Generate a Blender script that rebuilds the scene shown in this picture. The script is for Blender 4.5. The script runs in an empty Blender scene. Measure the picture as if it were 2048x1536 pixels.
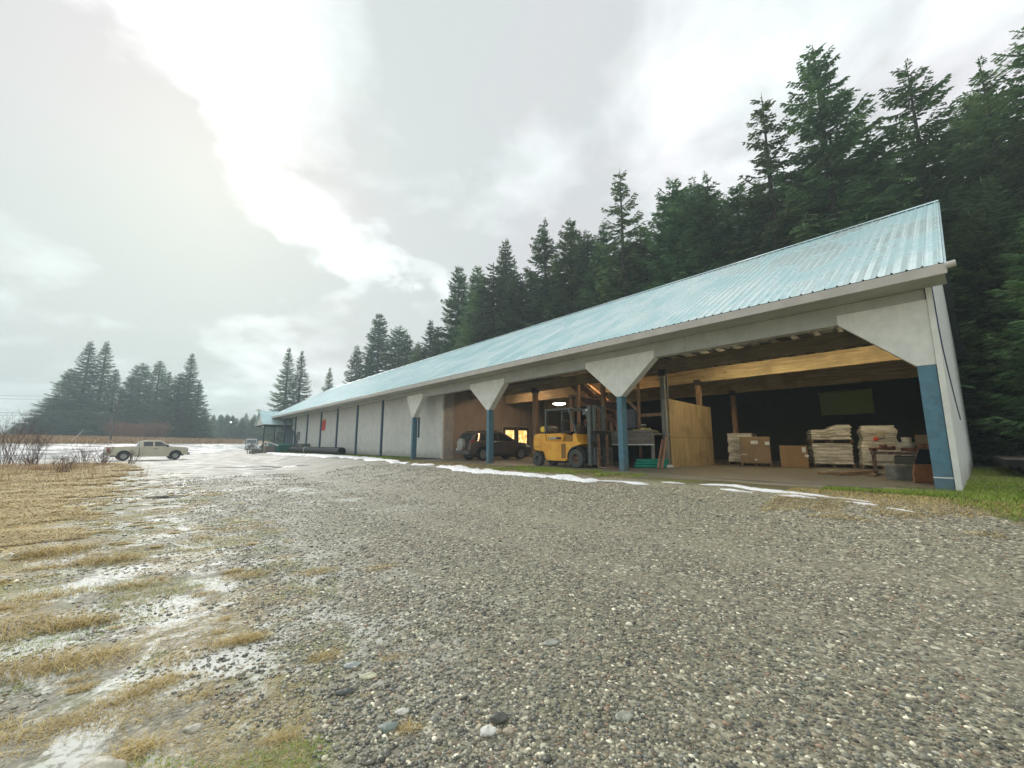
import bpy, bmesh, math, random
import numpy as np
from mathutils import Vector, Matrix
R = math.radians
SC = bpy.context.scene
COL = SC.collection
random.seed(7)
rng = np.random.default_rng(11)

# ------------------------------------------------------------------ camera
PITCH = 8.376
cam = bpy.data.cameras.new("camera")
camo = bpy.data.objects.new("camera", cam)
COL.objects.link(camo)
cam.sensor_width = 36
cam.lens = 36 * 815 / 2048
cam.clip_start = 0.05
cam.clip_end = 3000
camo.location = (0, 0, 1.5)
camo.rotation_euler = (R(90 + PITCH), 0, 0)
SC.camera = camo

# ------------------------------------------------------------------ barn frame
CO = Vector((8.976, 8.459, 0))
Dv = Vector((-0.6576, 0.7534, 0))     # along the barn, away from the near corner
Nv = Vector((0.7534, 0.6576, 0))      # into the barn
RZ = math.atan2(-0.7534, 0.6576)      # local x = -d, local y = n
def W(d, n, z=0.0):
    return CO + Dv * d + Nv * n + Vector((0, 0, z))

def sm(a, b, x):
    t = np.clip((x - a) / (b - a), 0, 1)
    return t * t * (3 - 2 * t)
_perm = np.random.default_rng(11).random((256, 256))
def vn(x, y, s=1.0):
    x = np.asarray(x)*s; y = np.asarray(y)*s
    xi = np.floor(x).astype(int); yi = np.floor(y).astype(int); fx = x-xi; fy = y-yi
    fx = fx*fx*(3-2*fx); fy = fy*fy*(3-2*fy)
    g = lambda a, b: _perm[a % 256, b % 256]
    return (g(xi,yi)*(1-fx)+g(xi+1,yi)*fx)*(1-fy)+(g(xi,yi+1)*(1-fx)+g(xi+1,yi+1)*fx)*fy
def gz(x, y):
    x = np.asarray(x, float); y = np.asarray(y, float)
    n = (x - CO.x) * Nv.x + (y - CO.y) * Nv.y
    h = 0.55 * sm(-7, -1, n)
    h = h * (1 - sm(75, 100, (x - CO.x) * Dv.x + (y - CO.y) * Dv.y))
    h = h + 1.8 * sm(52, 76, -x) * sm(5, 30, y)
    h = h + 0.7 * sm(76, 82, -x) * sm(5, 30, y)
    g = np.exp(-(x**2+y**2)/1600)*sm(-.6, -1.8, n)
    h = h + ((vn(x, y, 1.3)-.5)*.03 + (vn(x, y, .35)-.5)*.06)*g
    return h

# ------------------------------------------------------------------ scene graph helpers
def tag(o, label=None, cat=None, group=None, kind=None):
    if label: o["label"] = label
    if cat: o["category"] = cat
    if group: o["group"] = group
    if kind: o["kind"] = kind
    return o
def thing(name, label, cat, loc=(0, 0, 0), rz=0.0, group=None):
    o = bpy.data.objects.new(name, None)
    o.empty_display_size = 0.2
    COL.objects.link(o)
    o.location = loc
    o.rotation_euler = (0, 0, rz)
    return tag(o, label, cat, group)
class MB:
    def __init__(s):
        s.v = []; s.f = []
    def poly(s, pts, faces):
        k = len(s.v); s.v += [tuple(p) for p in pts]
        s.f += [tuple(i + k for i in f) for f in faces]
        return s
    def box(s, x0, x1, y0, y1, z0, z1, M=None):
        x0, x1 = min(x0, x1), max(x0, x1); y0, y1 = min(y0, y1), max(y0, y1); z0, z1 = min(z0, z1), max(z0, z1)
        p = [Vector(c) for c in ((x0,y0,z0),(x1,y0,z0),(x1,y1,z0),(x0,y1,z0),(x0,y0,z1),(x1,y0,z1),(x1,y1,z1),(x0,y1,z1))]
        if M is not None: p = [M @ q for q in p]
        return s.poly(p, [(3,2,1,0),(4,5,6,7),(0,1,5,4),(1,2,6,5),(2,3,7,6),(3,0,4,7)])
    def bar(s, a, b, w, h):                       # box beam from a to b
        a = Vector(a); b = Vector(b); d = (b - a); L = d.length; d.normalize()
        up = Vector((0, 0, 1)) if abs(d.z) < 0.9 else Vector((0, 1, 0))
        r = d.cross(up).normalized(); u = r.cross(d)
        p = [a + r*sx*w/2 + u*sz*h/2 + d*t for t in (0, L) for sx, sz in ((-1,-1),(1,-1),(1,1),(-1,1))]
        return s.poly(p, [(3,2,1,0),(4,5,6,7),(0,1,5,4),(1,2,6,5),(2,3,7,6),(3,0,4,7)])
    def tube(s, pts, rad, n=8, cap=True):
        pts = [Vector(p) for p in pts]
        rr = rad if hasattr(rad, '__len__') else [rad] * len(pts)
        k = len(s.v)
        for i, p in enumerate(pts):
            d = (pts[min(i+1, len(pts)-1)] - pts[max(i-1, 0)]).normalized()
            up = Vector((0, 0, 1)) if abs(d.z) < 0.95 else Vector((1, 0, 0))
            a = d.cross(up).normalized(); b = a.cross(d)
            for j in range(n):
                t = 2*math.pi*j/n
                s.v.append(tuple(p + a*math.cos(t)*rr[i] + b*math.sin(t)*rr[i]))
        for i in range(len(pts)-1):
            for j in range(n):
                s.f.append((k+i*n+j, k+i*n+(j+1) % n, k+(i+1)*n+(j+1) % n, k+(i+1)*n+j))
        if cap:
            s.f.append(tuple(k+j for j in range(n))[::-1]); s.f.append(tuple(k+(len(pts)-1)*n+j for j in range(n)))
        return s
    def lathe(s, prof, n=16, M=None, close=False):   # prof = (radius, height) list round z
        k = len(s.v); m = len(prof)
        for r, z in prof:
            for j in range(n):
                t = 2*math.pi*j/n
                q = Vector((r*math.cos(t), r*math.sin(t), z))
                s.v.append(tuple(M @ q if M is not None else q))
        for i in range(m - (0 if close else 1)):
            i2 = (i+1) % m
            for j in range(n):
                s.f.append((k+i*n+j, k+i*n+(j+1) % n, k+i2*n+(j+1) % n, k+i2*n+j))
        return s
    def prism(s, prof, y0, y1, M=None):              # xz polygon extruded along y
        n = len(prof)
        p = [Vector((a, y, b)) for y in (y0, y1) for a, b in prof]
        if M is not None: p = [M @ q for q in p]
        return s.poly(p, [tuple(range(n)), tuple(range(2*n-1, n-1, -1))] + [(i, i+n, (i+1) % n + n, (i+1) % n) for i in range(n)])
    def build(s, name, mat, parent=None, smooth=None, bevel=0, loc=None, rot=None):
        me = bpy.data.meshes.new(name)
        me.from_pydata(s.v, [], s.f)
        bm = bmesh.new(); bm.from_mesh(me); bmesh.ops.recalc_face_normals(bm, faces=bm.faces); bm.to_mesh(me); bm.free()
        if smooth: me.shade_smooth(); me.set_sharp_from_angle(angle=R(smooth))
        return link(name, me, mat, parent, bevel, loc, rot)
def link(name, me, mat, parent=None, bevel=0, loc=None, rot=None):
    o = bpy.data.objects.new(name, me)
    COL.objects.link(o)
    if mat: me.materials.append(mat)
    if parent: o.parent = parent
    if loc is not None: o.location = loc
    if rot is not None: o.rotation_euler = rot
    if bevel:
        b = o.modifiers.new("bevel", "BEVEL"); b.width = bevel; b.segments = 2; b.limit_method = 'ANGLE'; b.angle_limit = R(40)
    return o
def npmesh(name, V, F, nper):
    """V (n,3) F (m,nper) -> mesh"""
    V = np.ascontiguousarray(V, dtype=np.float32); F = np.ascontiguousarray(F, dtype=np.int32)
    me = bpy.data.meshes.new(name)
    me.vertices.add(len(V)); me.vertices.foreach_set("co", V.ravel())
    me.loops.add(F.size); me.loops.foreach_set("vertex_index", F.ravel())
    me.polygons.add(len(F))
    me.polygons.foreach_set("loop_start", np.arange(0, F.size, nper, dtype=np.int32))
    me.polygons.foreach_set("loop_total", np.full(len(F), nper, dtype=np.int32))
    me.update(calc_edges=True)
    return me
def dup(root, loc, rz=None, label=None, group=None, scale=None):
    r = root.copy(); COL.objects.link(r); r.location = loc
    if rz is not None: r.rotation_euler = (0, 0, rz)
    if label: r["label"] = label
    if group: r["group"] = group
    if scale is not None: r.scale = scale
    for ch in root.children:
        c = ch.copy(); COL.objects.link(c); c.parent = r
        for g in ch.children:
            q = g.copy(); COL.objects.link(q); q.parent = c
    return r

# ------------------------------------------------------------------ node helpers
class NT:
    def __init__(s, tree): s.t = tree; s.n = tree.nodes; s.l = tree.links
    def new(s, typ, inp=None, **kw):
        nd = s.n.new(typ)
        for k, v in kw.items(): setattr(nd, k, v)
        for k, v in (inp or {}).items(): s.put(nd.inputs[k], v)
        return nd
    def put(s, sock, v):
        if isinstance(v, bpy.types.NodeSocket): s.l.new(v, sock)
        else:
            if sock.type == 'RGBA' and len(v) == 3: v = (*v, 1)
            sock.default_value = v
    def math(s, op, a, b=0.0, c=0.0, clamp=False):
        return s.new('ShaderNodeMath', {0: a, 1: b, 2: c}, operation=op, use_clamp=clamp).outputs[0]
    def mix(s, f, a, b):
        nd = s.new('ShaderNodeMix', data_type='RGBA')
        s.put(nd.inputs[0], f); s.put(nd.inputs[6], a); s.put(nd.inputs[7], b)
        return nd.outputs[2]
    def mixf(s, f, a, b):
        nd = s.new('ShaderNodeMix', data_type='FLOAT')
        s.put(nd.inputs[0], f); s.put(nd.inputs[2], a); s.put(nd.inputs[3], b)
        return nd.outputs[0]
    def noise(s, vec, scale, detail=4, rough=.55, dist=0.0):
        return s.new('ShaderNodeTexNoise', {'Vector': vec, 'Scale': scale, 'Detail': detail, 'Roughness': rough, 'Distortion': dist}).outputs[0]
    def step(s, x, a, b, lo=0.0, hi=1.0):
        return s.new('ShaderNodeMapRange', {0: x, 1: a, 2: b, 3: lo, 4: hi}, interpolation_type='SMOOTHSTEP').outputs[0]
    def vmap(s, vec, scale=(1,1,1), rot=(0,0,0), loc=(0,0,0)):
        return s.new('ShaderNodeMapping', {0: vec, 1: loc, 2: rot, 3: scale}).outputs[0]
    def dot(s, v, c):
        return s.new('ShaderNodeVectorMath', {0: v, 1: c}, operation='DOT_PRODUCT').outputs['Value']
    def ramp(s, f, stops):
        nd = s.new('ShaderNodeValToRGB', {0: f}); cr = nd.color_ramp
        while len(cr.elements) < len(stops): cr.elements.new(0.5)
        for e, (p, c) in zip(cr.elements, stops): e.position = p; e.color = (*c, 1) if len(c) == 3 else c
        return nd.outputs[0]
    def bump(s, h, strength=.3, dist=.02, normal=None):
        nd = s.new('ShaderNodeBump', {'Height': h, 'Strength': strength, 'Distance': dist})
        if normal is not None: s.put(nd.inputs['Normal'], normal)
        return nd.outputs[0]
def newmat(name):
    m = bpy.data.materials.new(name); m.use_nodes = True
    nt = NT(m.node_tree); b = m.node_tree.nodes['Principled BSDF']
    return m, nt, b
def M(name, col, rough=.7, var=.18, scale=4, stretch=(1,1,1), bump=0, bscale=None, metal=0, spec=.5, col2=None, groove=None, rvar=0, streak=0, foot=0):
    m, nt, b = newmat(name)
    co = nt.new('ShaderNodeTexCoord').outputs['Object']
    v = nt.vmap(co, stretch)
    n = nt.noise(v, scale, 5, .6)
    f = nt.step(n, .3, .7)
    dk = tuple(c*(1-var) for c in col)
    lt = col2 if col2 else tuple(min(c*(1+var), .9) for c in col)
    c = nt.mix(f, dk, lt)
    if streak:
        s = nt.noise(nt.vmap(co, (3, 3, .25)), 3, 5, .6)
        c = nt.mix(nt.math('MULTIPLY', nt.step(s, .5, .75), streak), c, tuple(q*.55 for q in col))
    if foot:
        zc = nt.new('ShaderNodeSeparateXYZ', {0: co}).outputs[2]
        fm = nt.step(nt.math('ADD', zc, nt.math('MULTIPLY', nt.noise(co, 2.5, 5, .7), .9)), 1.65, .95)
        c = nt.mix(nt.math('MULTIPLY', fm, foot), c, (.16,.14,.09))
    nt.put(b.inputs['Base Color'], c)
    r = rough if not rvar else nt.mixf(f, max(rough - rvar, .02), min(rough + rvar, 1))
    nt.put(b.inputs['Roughness'], r)
    b.inputs['Metallic'].default_value = metal
    b.inputs['Specular IOR Level'].default_value = spec
    h = None
    if groove:                                     # (axis, pitch, width)
        ax, pitch, wd = groove
        sx = nt.new('ShaderNodeSeparateXYZ', {0: co}).outputs[ax]
        fr = nt.math('FRACT', nt.math('DIVIDE', sx, pitch))
        g = nt.step(fr, wd, wd*1.6)
        nt.put(b.inputs['Normal'], nt.bump(g, .8, .01))
        c2 = nt.mix(nt.math('SUBTRACT', 1.0, g), c, tuple(q*.6 for q in col))
        nt.put(b.inputs['Base Color'], c2)
    elif bump:
        bn = nt.noise(v, bscale or scale*8, 4, .6)
        nt.put(b.inputs['Normal'], nt.bump(bn, bump, .01))
    return m
def wood(name, dark, light, axis=0, rough=.75, scale=6):
    m, nt, b = newmat(name)
    co = nt.new('ShaderNodeTexCoord').outputs['Object']
    st = [1, 1, 1]; st[axis] = .06
    v = nt.vmap(co, tuple(st))
    n = nt.noise(v, scale*3, 6, .65, .4); n2 = nt.noise(co, 1.3, 3, .6)
    kn = nt.new('ShaderNodeTexVoronoi', {'Vector': nt.vmap(co, tuple(.35 if a == axis else 1 for a in range(3))), 'Scale': 3.5}).outputs['Distance']
    c = nt.mix(nt.step(n, .3, .72), dark, light)
    c = nt.mix(nt.math('MULTIPLY', nt.step(n2, .45, .7), .5), c, tuple(q*.6 for q in dark))
    c = nt.mix(nt.step(kn, .09, .04), c, tuple(q*.4 for q in dark))
    nt.put(b.inputs['Base Color'], c); b.inputs['Roughness'].default_value = rough
    nt.put(b.inputs['Normal'], nt.bump(n, .35, .004))
    return m
def emis(name, col, strength):
    m, nt, b = newmat(name)
    b.inputs['Base Color'].default_value = (*col, 1)
    b.inputs['Emission Color'].default_value = (*col, 1); b.inputs['Emission Strength'].default_value = strength
    return m
def glassy(name, col=(.02,.025,.03), rough=.05):
    m, nt, b = newmat(name)
    b.inputs['Base Color'].default_value = (*col, 1); b.inputs['Roughness'].default_value = rough
    b.inputs['Specular IOR Level'].default_value = .8
    return m

# ------------------------------------------------------------------ render / world / sun
SC.view_settings.view_transform = 'Standard'; SC.view_settings.look = 'None'
SC.view_settings.exposure = EXPOSURE = 0.87; SC.view_settings.gamma = 1; SC.view_settings.use_curve_mapping = False
SUN = Vector((-.60, .74, .56)).normalized()
el = math.asin(SUN.z); az = math.atan2(SUN.x, SUN.y)
wd = bpy.data.worlds.new("World"); SC.world = wd; wd.use_nodes = True
nt = NT(wd.node_tree); bg = wd.node_tree.nodes['Background']
sky = nt.new('ShaderNodeTexSky', sky_type='NISHITA', sun_disc=False, sun_elevation=el, sun_rotation=az, air_density=1.5, dust_density=3.0)
dirv = nt.new('ShaderNodeTexCoord').outputs['Generated']
sep = nt.new('ShaderNodeSeparateXYZ', {0: dirv})
zz = nt.math('ADD', nt.math('MAXIMUM', sep.outputs[2], 0.0), .22)
uv = nt.new('ShaderNodeCombineXYZ', {0: nt.math('DIVIDE', sep.outputs[0], zz), 1: nt.math('DIVIDE', sep.outputs[1], zz), 2: 0.0}).outputs[0]
warp = nt.new('ShaderNodeTexNoise', {'Vector': uv, 'Scale': 1.1, 'Detail': 4.0, 'Roughness': .5})
wofs = nt.new('ShaderNodeVectorMath', {0: warp.outputs['Color'], 1: (.5, .5, .5)}, operation='SUBTRACT').outputs[0]
def scaled(v, k): return nt.new('ShaderNodeVectorMath', {0: v, 'Scale': k}, operation='SCALE').outputs[0]
def vadd(a, b): return nt.new('ShaderNodeVectorMath', {0: a, 1: b}, operation='ADD').outputs[0]
warp2 = nt.new('ShaderNodeTexNoise', {'Vector': uv, 'Scale': 4.5, 'Detail': 5.0, 'Roughness': .6})
wofs2 = nt.new('ShaderNodeVectorMath', {0: warp2.outputs['Color'], 1: (.5, .5, .5)}, operation='SUBTRACT').outputs[0]
wdir = nt.new('ShaderNodeVectorMath', {0: vadd(vadd(dirv, scaled(wofs, .42)), scaled(wofs2, .16))}, operation='NORMALIZE').outputs[0]
cl = nt.noise(vadd(uv, scaled(wofs, .5)), 1.5, 6, .48)
cl2 = nt.noise(vadd(nt.vmap(uv, (1, 1, 1), (0, 0, .9)), scaled(wofs, .4)), 3.0, 7, .58)
cl3 = nt.noise(vadd(nt.vmap(uv, (1, 1, 1), (0, 0, .4), (3.1, 1.7, 0)), scaled(wofs, .6)), 2.4, 7, .6)
# breaks (bright) and banks (dark) of the overcast, as directions in the sky
bright = [((-.50,.55,.67),2,6,.18),((-.49,.60,.62),2,5,.13),((-.50,.69,.51),2,6,.13),((-.42,.77,.475),2,6,.17),((-.335,.84,.42),2,6,.18),((-.225,.90,.375),2,6,.17),((-.60,.62,.48),2,5,.09),((-.52,.84,.14),3,9,.08),((.66,.50,.55),14,44,.10)]
dark = [((.02,.72,.69),10,30,.10),((.129,.75,.648),12,30,.05),((-.62,.52,.58),4,13,.20),((-.626,.69,.364),4,12,.18),((-.72,.60,.35),5,14,.08),((-.385,.88,.274),4,12,.16),((-.524,.77,.364),3,9,.22),((-.25,.91,.31),3,8,.24),((-.76,.6,.25),8,20,.10)]
acc = nt.math('MULTIPLY', nt.math('SUBTRACT', cl, .5), .95)
acc = nt.math('ADD', acc, nt.math('MULTIPLY', nt.math('SUBTRACT', cl2, .5), .58))
for lst, sg in ((bright, 1), (dark, -1)):
    for d0, a0, a1, amp in lst:
        d0 = Vector(d0).normalized()
        dd = nt.dot(wdir, tuple(d0))
        g = nt.step(dd, math.cos(R(a1)), math.cos(R(a0*.4)))
        if sg > 0 and amp < .2: g = nt.math('MULTIPLY', g, nt.step(cl3, .36, .60, .15, 1.6))
        acc = nt.math('ADD', acc, nt.math('MULTIPLY', g, amp*sg))
lum = nt.math('MAXIMUM', nt.math('ADD', acc, .535), .42)
lum = nt.math('MINIMUM', lum, 1.5)
tint = nt.mix(nt.step(warp.outputs['Fac'], .42, .62), (.925, 1.0, .99), (.985, .975, 1.0))
leftc = nt.step(nt.dot(dirv, (-.8, .6, 0)), .75, 1.0)
tint = nt.mix(nt.math('MULTIPLY', leftc, .7), tint, (.86, 1.0, .975))
clouds = nt.mix(1.0, (0,0,0), tint)
mul = nt.new('ShaderNodeVectorMath', {0: tint, 'Scale': lum}, operation='SCALE').outputs[0]
skys = nt.new('ShaderNodeVectorMath', {0: sky.outputs[0], 'Scale': .10}, operation='SCALE').outputs[0]
wcol = nt.mix(.97, skys, mul)
nt.put(bg.inputs[0], wcol); bg.inputs[1].default_value = 1.0
sl = bpy.data.lights.new("sun", 'SUN'); sl.energy = 1.3; sl.angle = R(14); sl.color = (1, .975, .94)
so = bpy.data.objects.new("sun", sl); COL.objects.link(so)
so.rotation_euler = SUN.to_track_quat('Z', 'Y').to_euler()
so.location = (-30, 40, 40)
# ------------------------------------------------------------------ value noise (numpy) for scattering
def fbm(x, y, s=1.0): return (vn(x,y,s)*.5+vn(x+31,y+7,s*2.1)*.3+vn(x+5,y+63,s*4.3)*.2)
def dn_of(x, y):
    return ((x-CO.x)*Dv.x+(y-CO.y)*Dv.y, (x-CO.x)*Nv.x+(y-CO.y)*Nv.y)

# ------------------------------------------------------------------ ground
def axis_pts(segs):
    out = []
    for a, b, st in segs: out += list(np.arange(a, b, st))
    return np.array(out + [segs[-1][1]])
gx = axis_pts([(-415,-200,43),(-200,-90,5),(-90,-45,1.5),(-45,-8,1.0),(-8,14,.22),(14,40,1.5),(40,200,20),(200,415,43)])
gy = axis_pts([(-55,-10,9),(-10,0,1),(0,14,.22),(14,60,1.0),(60,140,3),(140,300,20),(300,415,23)])
X, Y = np.meshgrid(gx, gy)
Z = gz(X, Y)
V = np.stack([X, Y, Z], -1).reshape(-1, 3)
nx_, ny_ = len(gx), len(gy)
ii = (np.arange(ny_-1)[:, None]*nx_+np.arange(nx_-1)[None, :]).ravel()
F = np.stack([ii, ii+1, ii+nx_+1, ii+nx_], -1)
me = npmesh("ground", V, F, 4); me.shade_smooth()

def ground_mat():
    m, nt, b = newmat("gravel_ground")
    P = nt.new('ShaderNodeNewGeometry').outputs['Position']
    PC = nt.new('ShaderNodeVectorMath', {0: P, 1: tuple(CO)}, operation='SUBTRACT').outputs[0]
    n = nt.dot(PC, tuple(Nv)); d = nt.dot(PC, tuple(Dv))
    sp = nt.new('ShaderNodeSeparateXYZ', {0: P})
    px, py = sp.outputs[0], sp.outputs[1]
    big = nt.noise(P, .35, 4, .6); mid = nt.noise(P, 1.4, 5, .6, .3); fine = nt.noise(P, 9, 5, .7)
    nd = nt.math('ADD', n, nt.math('MULTIPLY', nt.math('SUBTRACT', mid, .5), 2.6))
    # pebbles
    wp = nt.new('ShaderNodeVectorMath', {0: P, 1: nt.new('ShaderNodeVectorMath', {0: nt.new('ShaderNodeTexNoise', {'Vector': P, 'Scale': 30.0, 'Detail': 2.0}).outputs['Color'], 'Scale': .02}, operation='SCALE').outputs[0]}, operation='ADD').outputs[0]
    v1 = nt.new('ShaderNodeTexVoronoi', {'Vector': wp, 'Scale': 23.0, 'Randomness': 1.0})
    v2 = nt.new('ShaderNodeTexVoronoi', {'Vector': wp, 'Scale': 50.0, 'Randomness': 1.0})
    cs = [(0, (.075,.07,.052)), (.3, (.16,.15,.115)), (.55, (.25,.235,.18)), (.78, (.37,.35,.27)), (.9, (.55,.53,.42)), (1, (.85,.83,.70))]
    def stones(v, c0):
        s = nt.new('ShaderNodeSeparateColor', {0: v.outputs['Color']})
        c = nt.ramp(s.outputs[0], cs)
        hue = nt.mix(nt.math('MULTIPLY', s.outputs[1], .55), c, nt.mix(s.outputs[2], (.22,.255,.20), (.34,.25,.175)))
        return hue
    c1 = stones(v1, 0); c2 = stones(v2, 0)
    sel = nt.step(nt.noise(P, 5, 3, .6), .44, .56)
    grav = nt.mix(sel, c2, c1)
    dist = nt.mixf(sel, nt.math('MULTIPLY', v2.outputs['Distance'], 1.0), v1.outputs['Distance'])
    grav = nt.mix(nt.math('MULTIPLY', nt.step(dist, .45, .85), .55), grav, (.045,.042,.036))
    v3 = nt.new('ShaderNodeTexVoronoi', {'Vector': P, 'Scale': 11.0, 'Randomness': 1.0})
    s3 = nt.new('ShaderNodeSeparateColor', {0: v3.outputs['Color']})
    fl3 = nt.math('MULTIPLY', nt.step(v3.outputs['Distance'], .26, .16), nt.step(s3.outputs[0], .62, .66))
    grav = nt.mix(fl3, grav, nt.mix(s3.outputs[1], (.30,.30,.26), (.80,.78,.68)))
    grav = nt.mix(nt.math('MULTIPLY', nt.step(big, .42, .66), .35), grav, (.23,.235,.165))
    grav = nt.mix(nt.math('MULTIPLY', nt.step(mid, .52, .75), .30), grav, (.31,.265,.18))
    # packed wheel lanes running past the barn
    wob = nt.math('ADD', n, nt.math('MULTIPLY', nt.math('SUBTRACT', nt.noise(P, .12, 2), .5), 3.0))
    lane = nt.math('MAXIMUM', nt.math('MULTIPLY', nt.step(wob, -8.6, -8.2), nt.step(wob, -7.5, -7.9)), nt.math('MULTIPLY', nt.step(wob, -6.6, -6.2), nt.step(wob, -5.5, -5.9)))
    grav = nt.mix(nt.math('MULTIPLY', lane, .28), grav, nt.mix(nt.step(fine, .4, .6), (.20,.18,.13), (.33,.31,.25)))
    # compacted wet lot further away and along the left
    far = nt.step(nt.math('ADD', nt.math('SUBTRACT', d, nt.math('MULTIPLY', n, .45)), nt.math('MULTIPLY', mid, 8.0)), 12, 38)
    lot = nt.mix(nt.step(nt.noise(nt.vmap(P, (.6,1.6,1), (0,0,.85)), .8, 6, .68), .40, .62), (.17,.175,.17), (.40,.405,.39))
    col = nt.mix(nt.math('MULTIPLY', far, .42), grav, lot)
    # mud / ice band on the left
    band = nt.math('MULTIPLY', nt.step(nd, -9.6, -11.9), nt.math('SUBTRACT', 1.0, nt.step(d, 30, 46)))
    mud = nt.mix(nt.step(fine, .35, .7), (.13,.12,.095), (.27,.26,.22))
    col = nt.mix(nt.math('MULTIPLY', band, .30), col, mud)
    moss = nt.math('MULTIPLY', band, nt.step(nt.noise(P, 1.1, 5, .65), .49, .60))
    col = nt.mix(nt.math('MULTIPLY', moss, .75), col, nt.mix(fine, (.10,.12,.035), (.23,.22,.08)))
    icen = nt.noise(vad(nt, P), 1.5, 8, .70, .6)
    ice = nt.math('MULTIPLY', nt.math('MULTIPLY', nt.step(nd, -9.2, -12.2), nt.step(d, 1.2, 3.0)), nt.math('MULTIPLY', nt.step(nt.math('ADD', icen, nt.step(d, 12, 4, 0, .05)), .515, .59), nt.math('SUBTRACT', 1.0, nt.step(d, 24, 34))))
    ice2 = nt.math('MULTIPLY', nt.math('MULTIPLY', nt.step(nt.noise(nt.vmap(P, (1,1,1), (0,0,-.85)), .55, 6, .65, .6), .53, .60), .8), nt.math('MULTIPLY', nt.step(nd, -5.5, -8.5), nt.step(d, 6, 12)))
    ice = nt.math('MAXIMUM', ice, ice2)
    grains = nt.step(nt.noise(P, 26, 4, .7), .50, .60)
    ice = nt.math('MULTIPLY', ice, nt.math('SUBTRACT', 1.0, nt.math('MULTIPLY', grains, .7)))
    col = nt.mix(nt.math('MULTIPLY', ice, .75), col, (.60,.63,.61))
    # straw-coloured verge, left
    gr = nt.math('MULTIPLY', nt.step(nd, -12.9, -14.2), nt.math('SUBTRACT', 1.0, nt.step(d, 44, 48)))
    straw = nt.mix(nt.step(fine, .3, .7), (.34,.24,.09), (.62,.48,.20))
    straw = nt.mix(nt.math('MULTIPLY', nt.step(mid, .48, .66), .6), straw, (.28,.25,.09))
    grm = nt.math('MULTIPLY', gr, nt.math('MAXIMUM', nt.step(nt.noise(P, .8, 5, .6), .40, .50), nt.step(d, 11, 17)))
    col = nt.mix(grm, col, straw)
    # barn-side soil, right verge, forest floor
    soil = nt.math('MULTIPLY', nt.step(nt.math('ADD', n, nt.math('MULTIPLY', nt.math('SUBTRACT', fine, .5), 1.0)), -2.5, -1.7), nt.math('SUBTRACT', 1.0, nt.step(d, 54, 58)))
    col = nt.mix(soil, col, nt.mix(nt.step(mid, .4, .65), (.10,.085,.04), (.13,.14,.035)))
    rg = nt.step(nt.math('ADD', d, nt.math('ADD', nt.math('MULTIPLY', n, -.35), nt.math('SUBTRACT', mid, .5))), .6, .1)
    rg = nt.math('MULTIPLY', rg, nt.step(nd, -4.6, -3.3))
    col = nt.mix(rg, col, nt.mix(nt.step(mid, .42, .6), (.17,.13,.055), (.11,.15,.03)))
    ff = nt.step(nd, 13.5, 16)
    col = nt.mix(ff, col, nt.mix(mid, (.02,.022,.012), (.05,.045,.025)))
    bank = nt.step(nt.math('ADD', px, nt.math('MULTIPLY', nt.math('SUBTRACT', mid, .5), 3.0)), -70, -71.5)
    col = nt.mix(bank, col, nt.mix(nt.step(fine, .3, .7), (.25,.13,.05), (.42,.28,.13)))
    farf = nt.step(py, 150, 165)
    col = nt.mix(farf, col, (.05,.06,.035))
    grass_all = nt.math('MAXIMUM', nt.math('MAXIMUM', grm, rg), nt.math('MAXIMUM', soil, nt.math('MAXIMUM', ff, bank)), clamp=True)
    hs = nt.new('ShaderNodeHueSaturation', {'Hue': .5, 'Saturation': 1.08, 'Value': 1.0, 'Color': col})
    warm = nt.new('ShaderNodeVectorMath', {0: hs.outputs[0], 1: (1.0, .985, .93)}, operation='MULTIPLY').outputs[0]
    nt.put(b.inputs['Base Color'], warm)
    wet = nt.step(nt.noise(nt.vmap(P, (1,1,1), (0,0,-.85)), .8, 5, .6, .4), .38, .66)
    rough = nt.mixf(nt.math('MULTIPLY', nt.math('MULTIPLY', far, wet), .8), .72, .50)
    rough = nt.mixf(nt.math('MULTIPLY', band, .6), rough, .68)
    rough = nt.mixf(ice, rough, .58)
    rough = nt.mixf(grass_all, rough, .9)
    nt.put(b.inputs['Roughness'], rough)
    hgt = nt.math('MULTIPLY', nt.math('SUBTRACT', 1.0, dist), 1.0)
    hb = nt.math('ADD', nt.math('MULTIPLY', hgt, .8), nt.math('MULTIPLY', fine, .5))
    bs = nt.math('MULTIPLY', nt.math('SUBTRACT', 1.0, nt.math('MULTIPLY', ice, .90)), nt.mixf(far, .9, .6))
    bn = nt.new('ShaderNodeBump', {'Height': hb, 'Strength': bs, 'Distance': .012})
    nt.put(b.inputs['Normal'], bn.outputs[0])
    return m
def vad(nt, P):
    return nt.vmap(P, (1, 1, 1), (0, 0, .3))
g = link("ground", me, ground_mat()); tag(g, kind='structure')

# wet road on the far left, following the terrain
xs = np.linspace(-69.5, -47, 24); ys = np.linspace(14, 150, 46)
X, Y = np.meshgrid(xs, ys)
V = np.stack([X, Y, gz(X, Y)+.03], -1).reshape(-1, 3)
ii = (np.arange(45)[:, None]*24+np.arange(23)[None, :]).ravel()
me = npmesh("road", V, np.stack([ii, ii+1, ii+25, ii+24], -1), 4); me.shade_smooth()
mroad = M("wet_asphalt", (.16,.165,.165), .28, .2, .8, (1,.3,1), rvar=.1)
tag(link("road", me, mroad), kind='structure')

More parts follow.
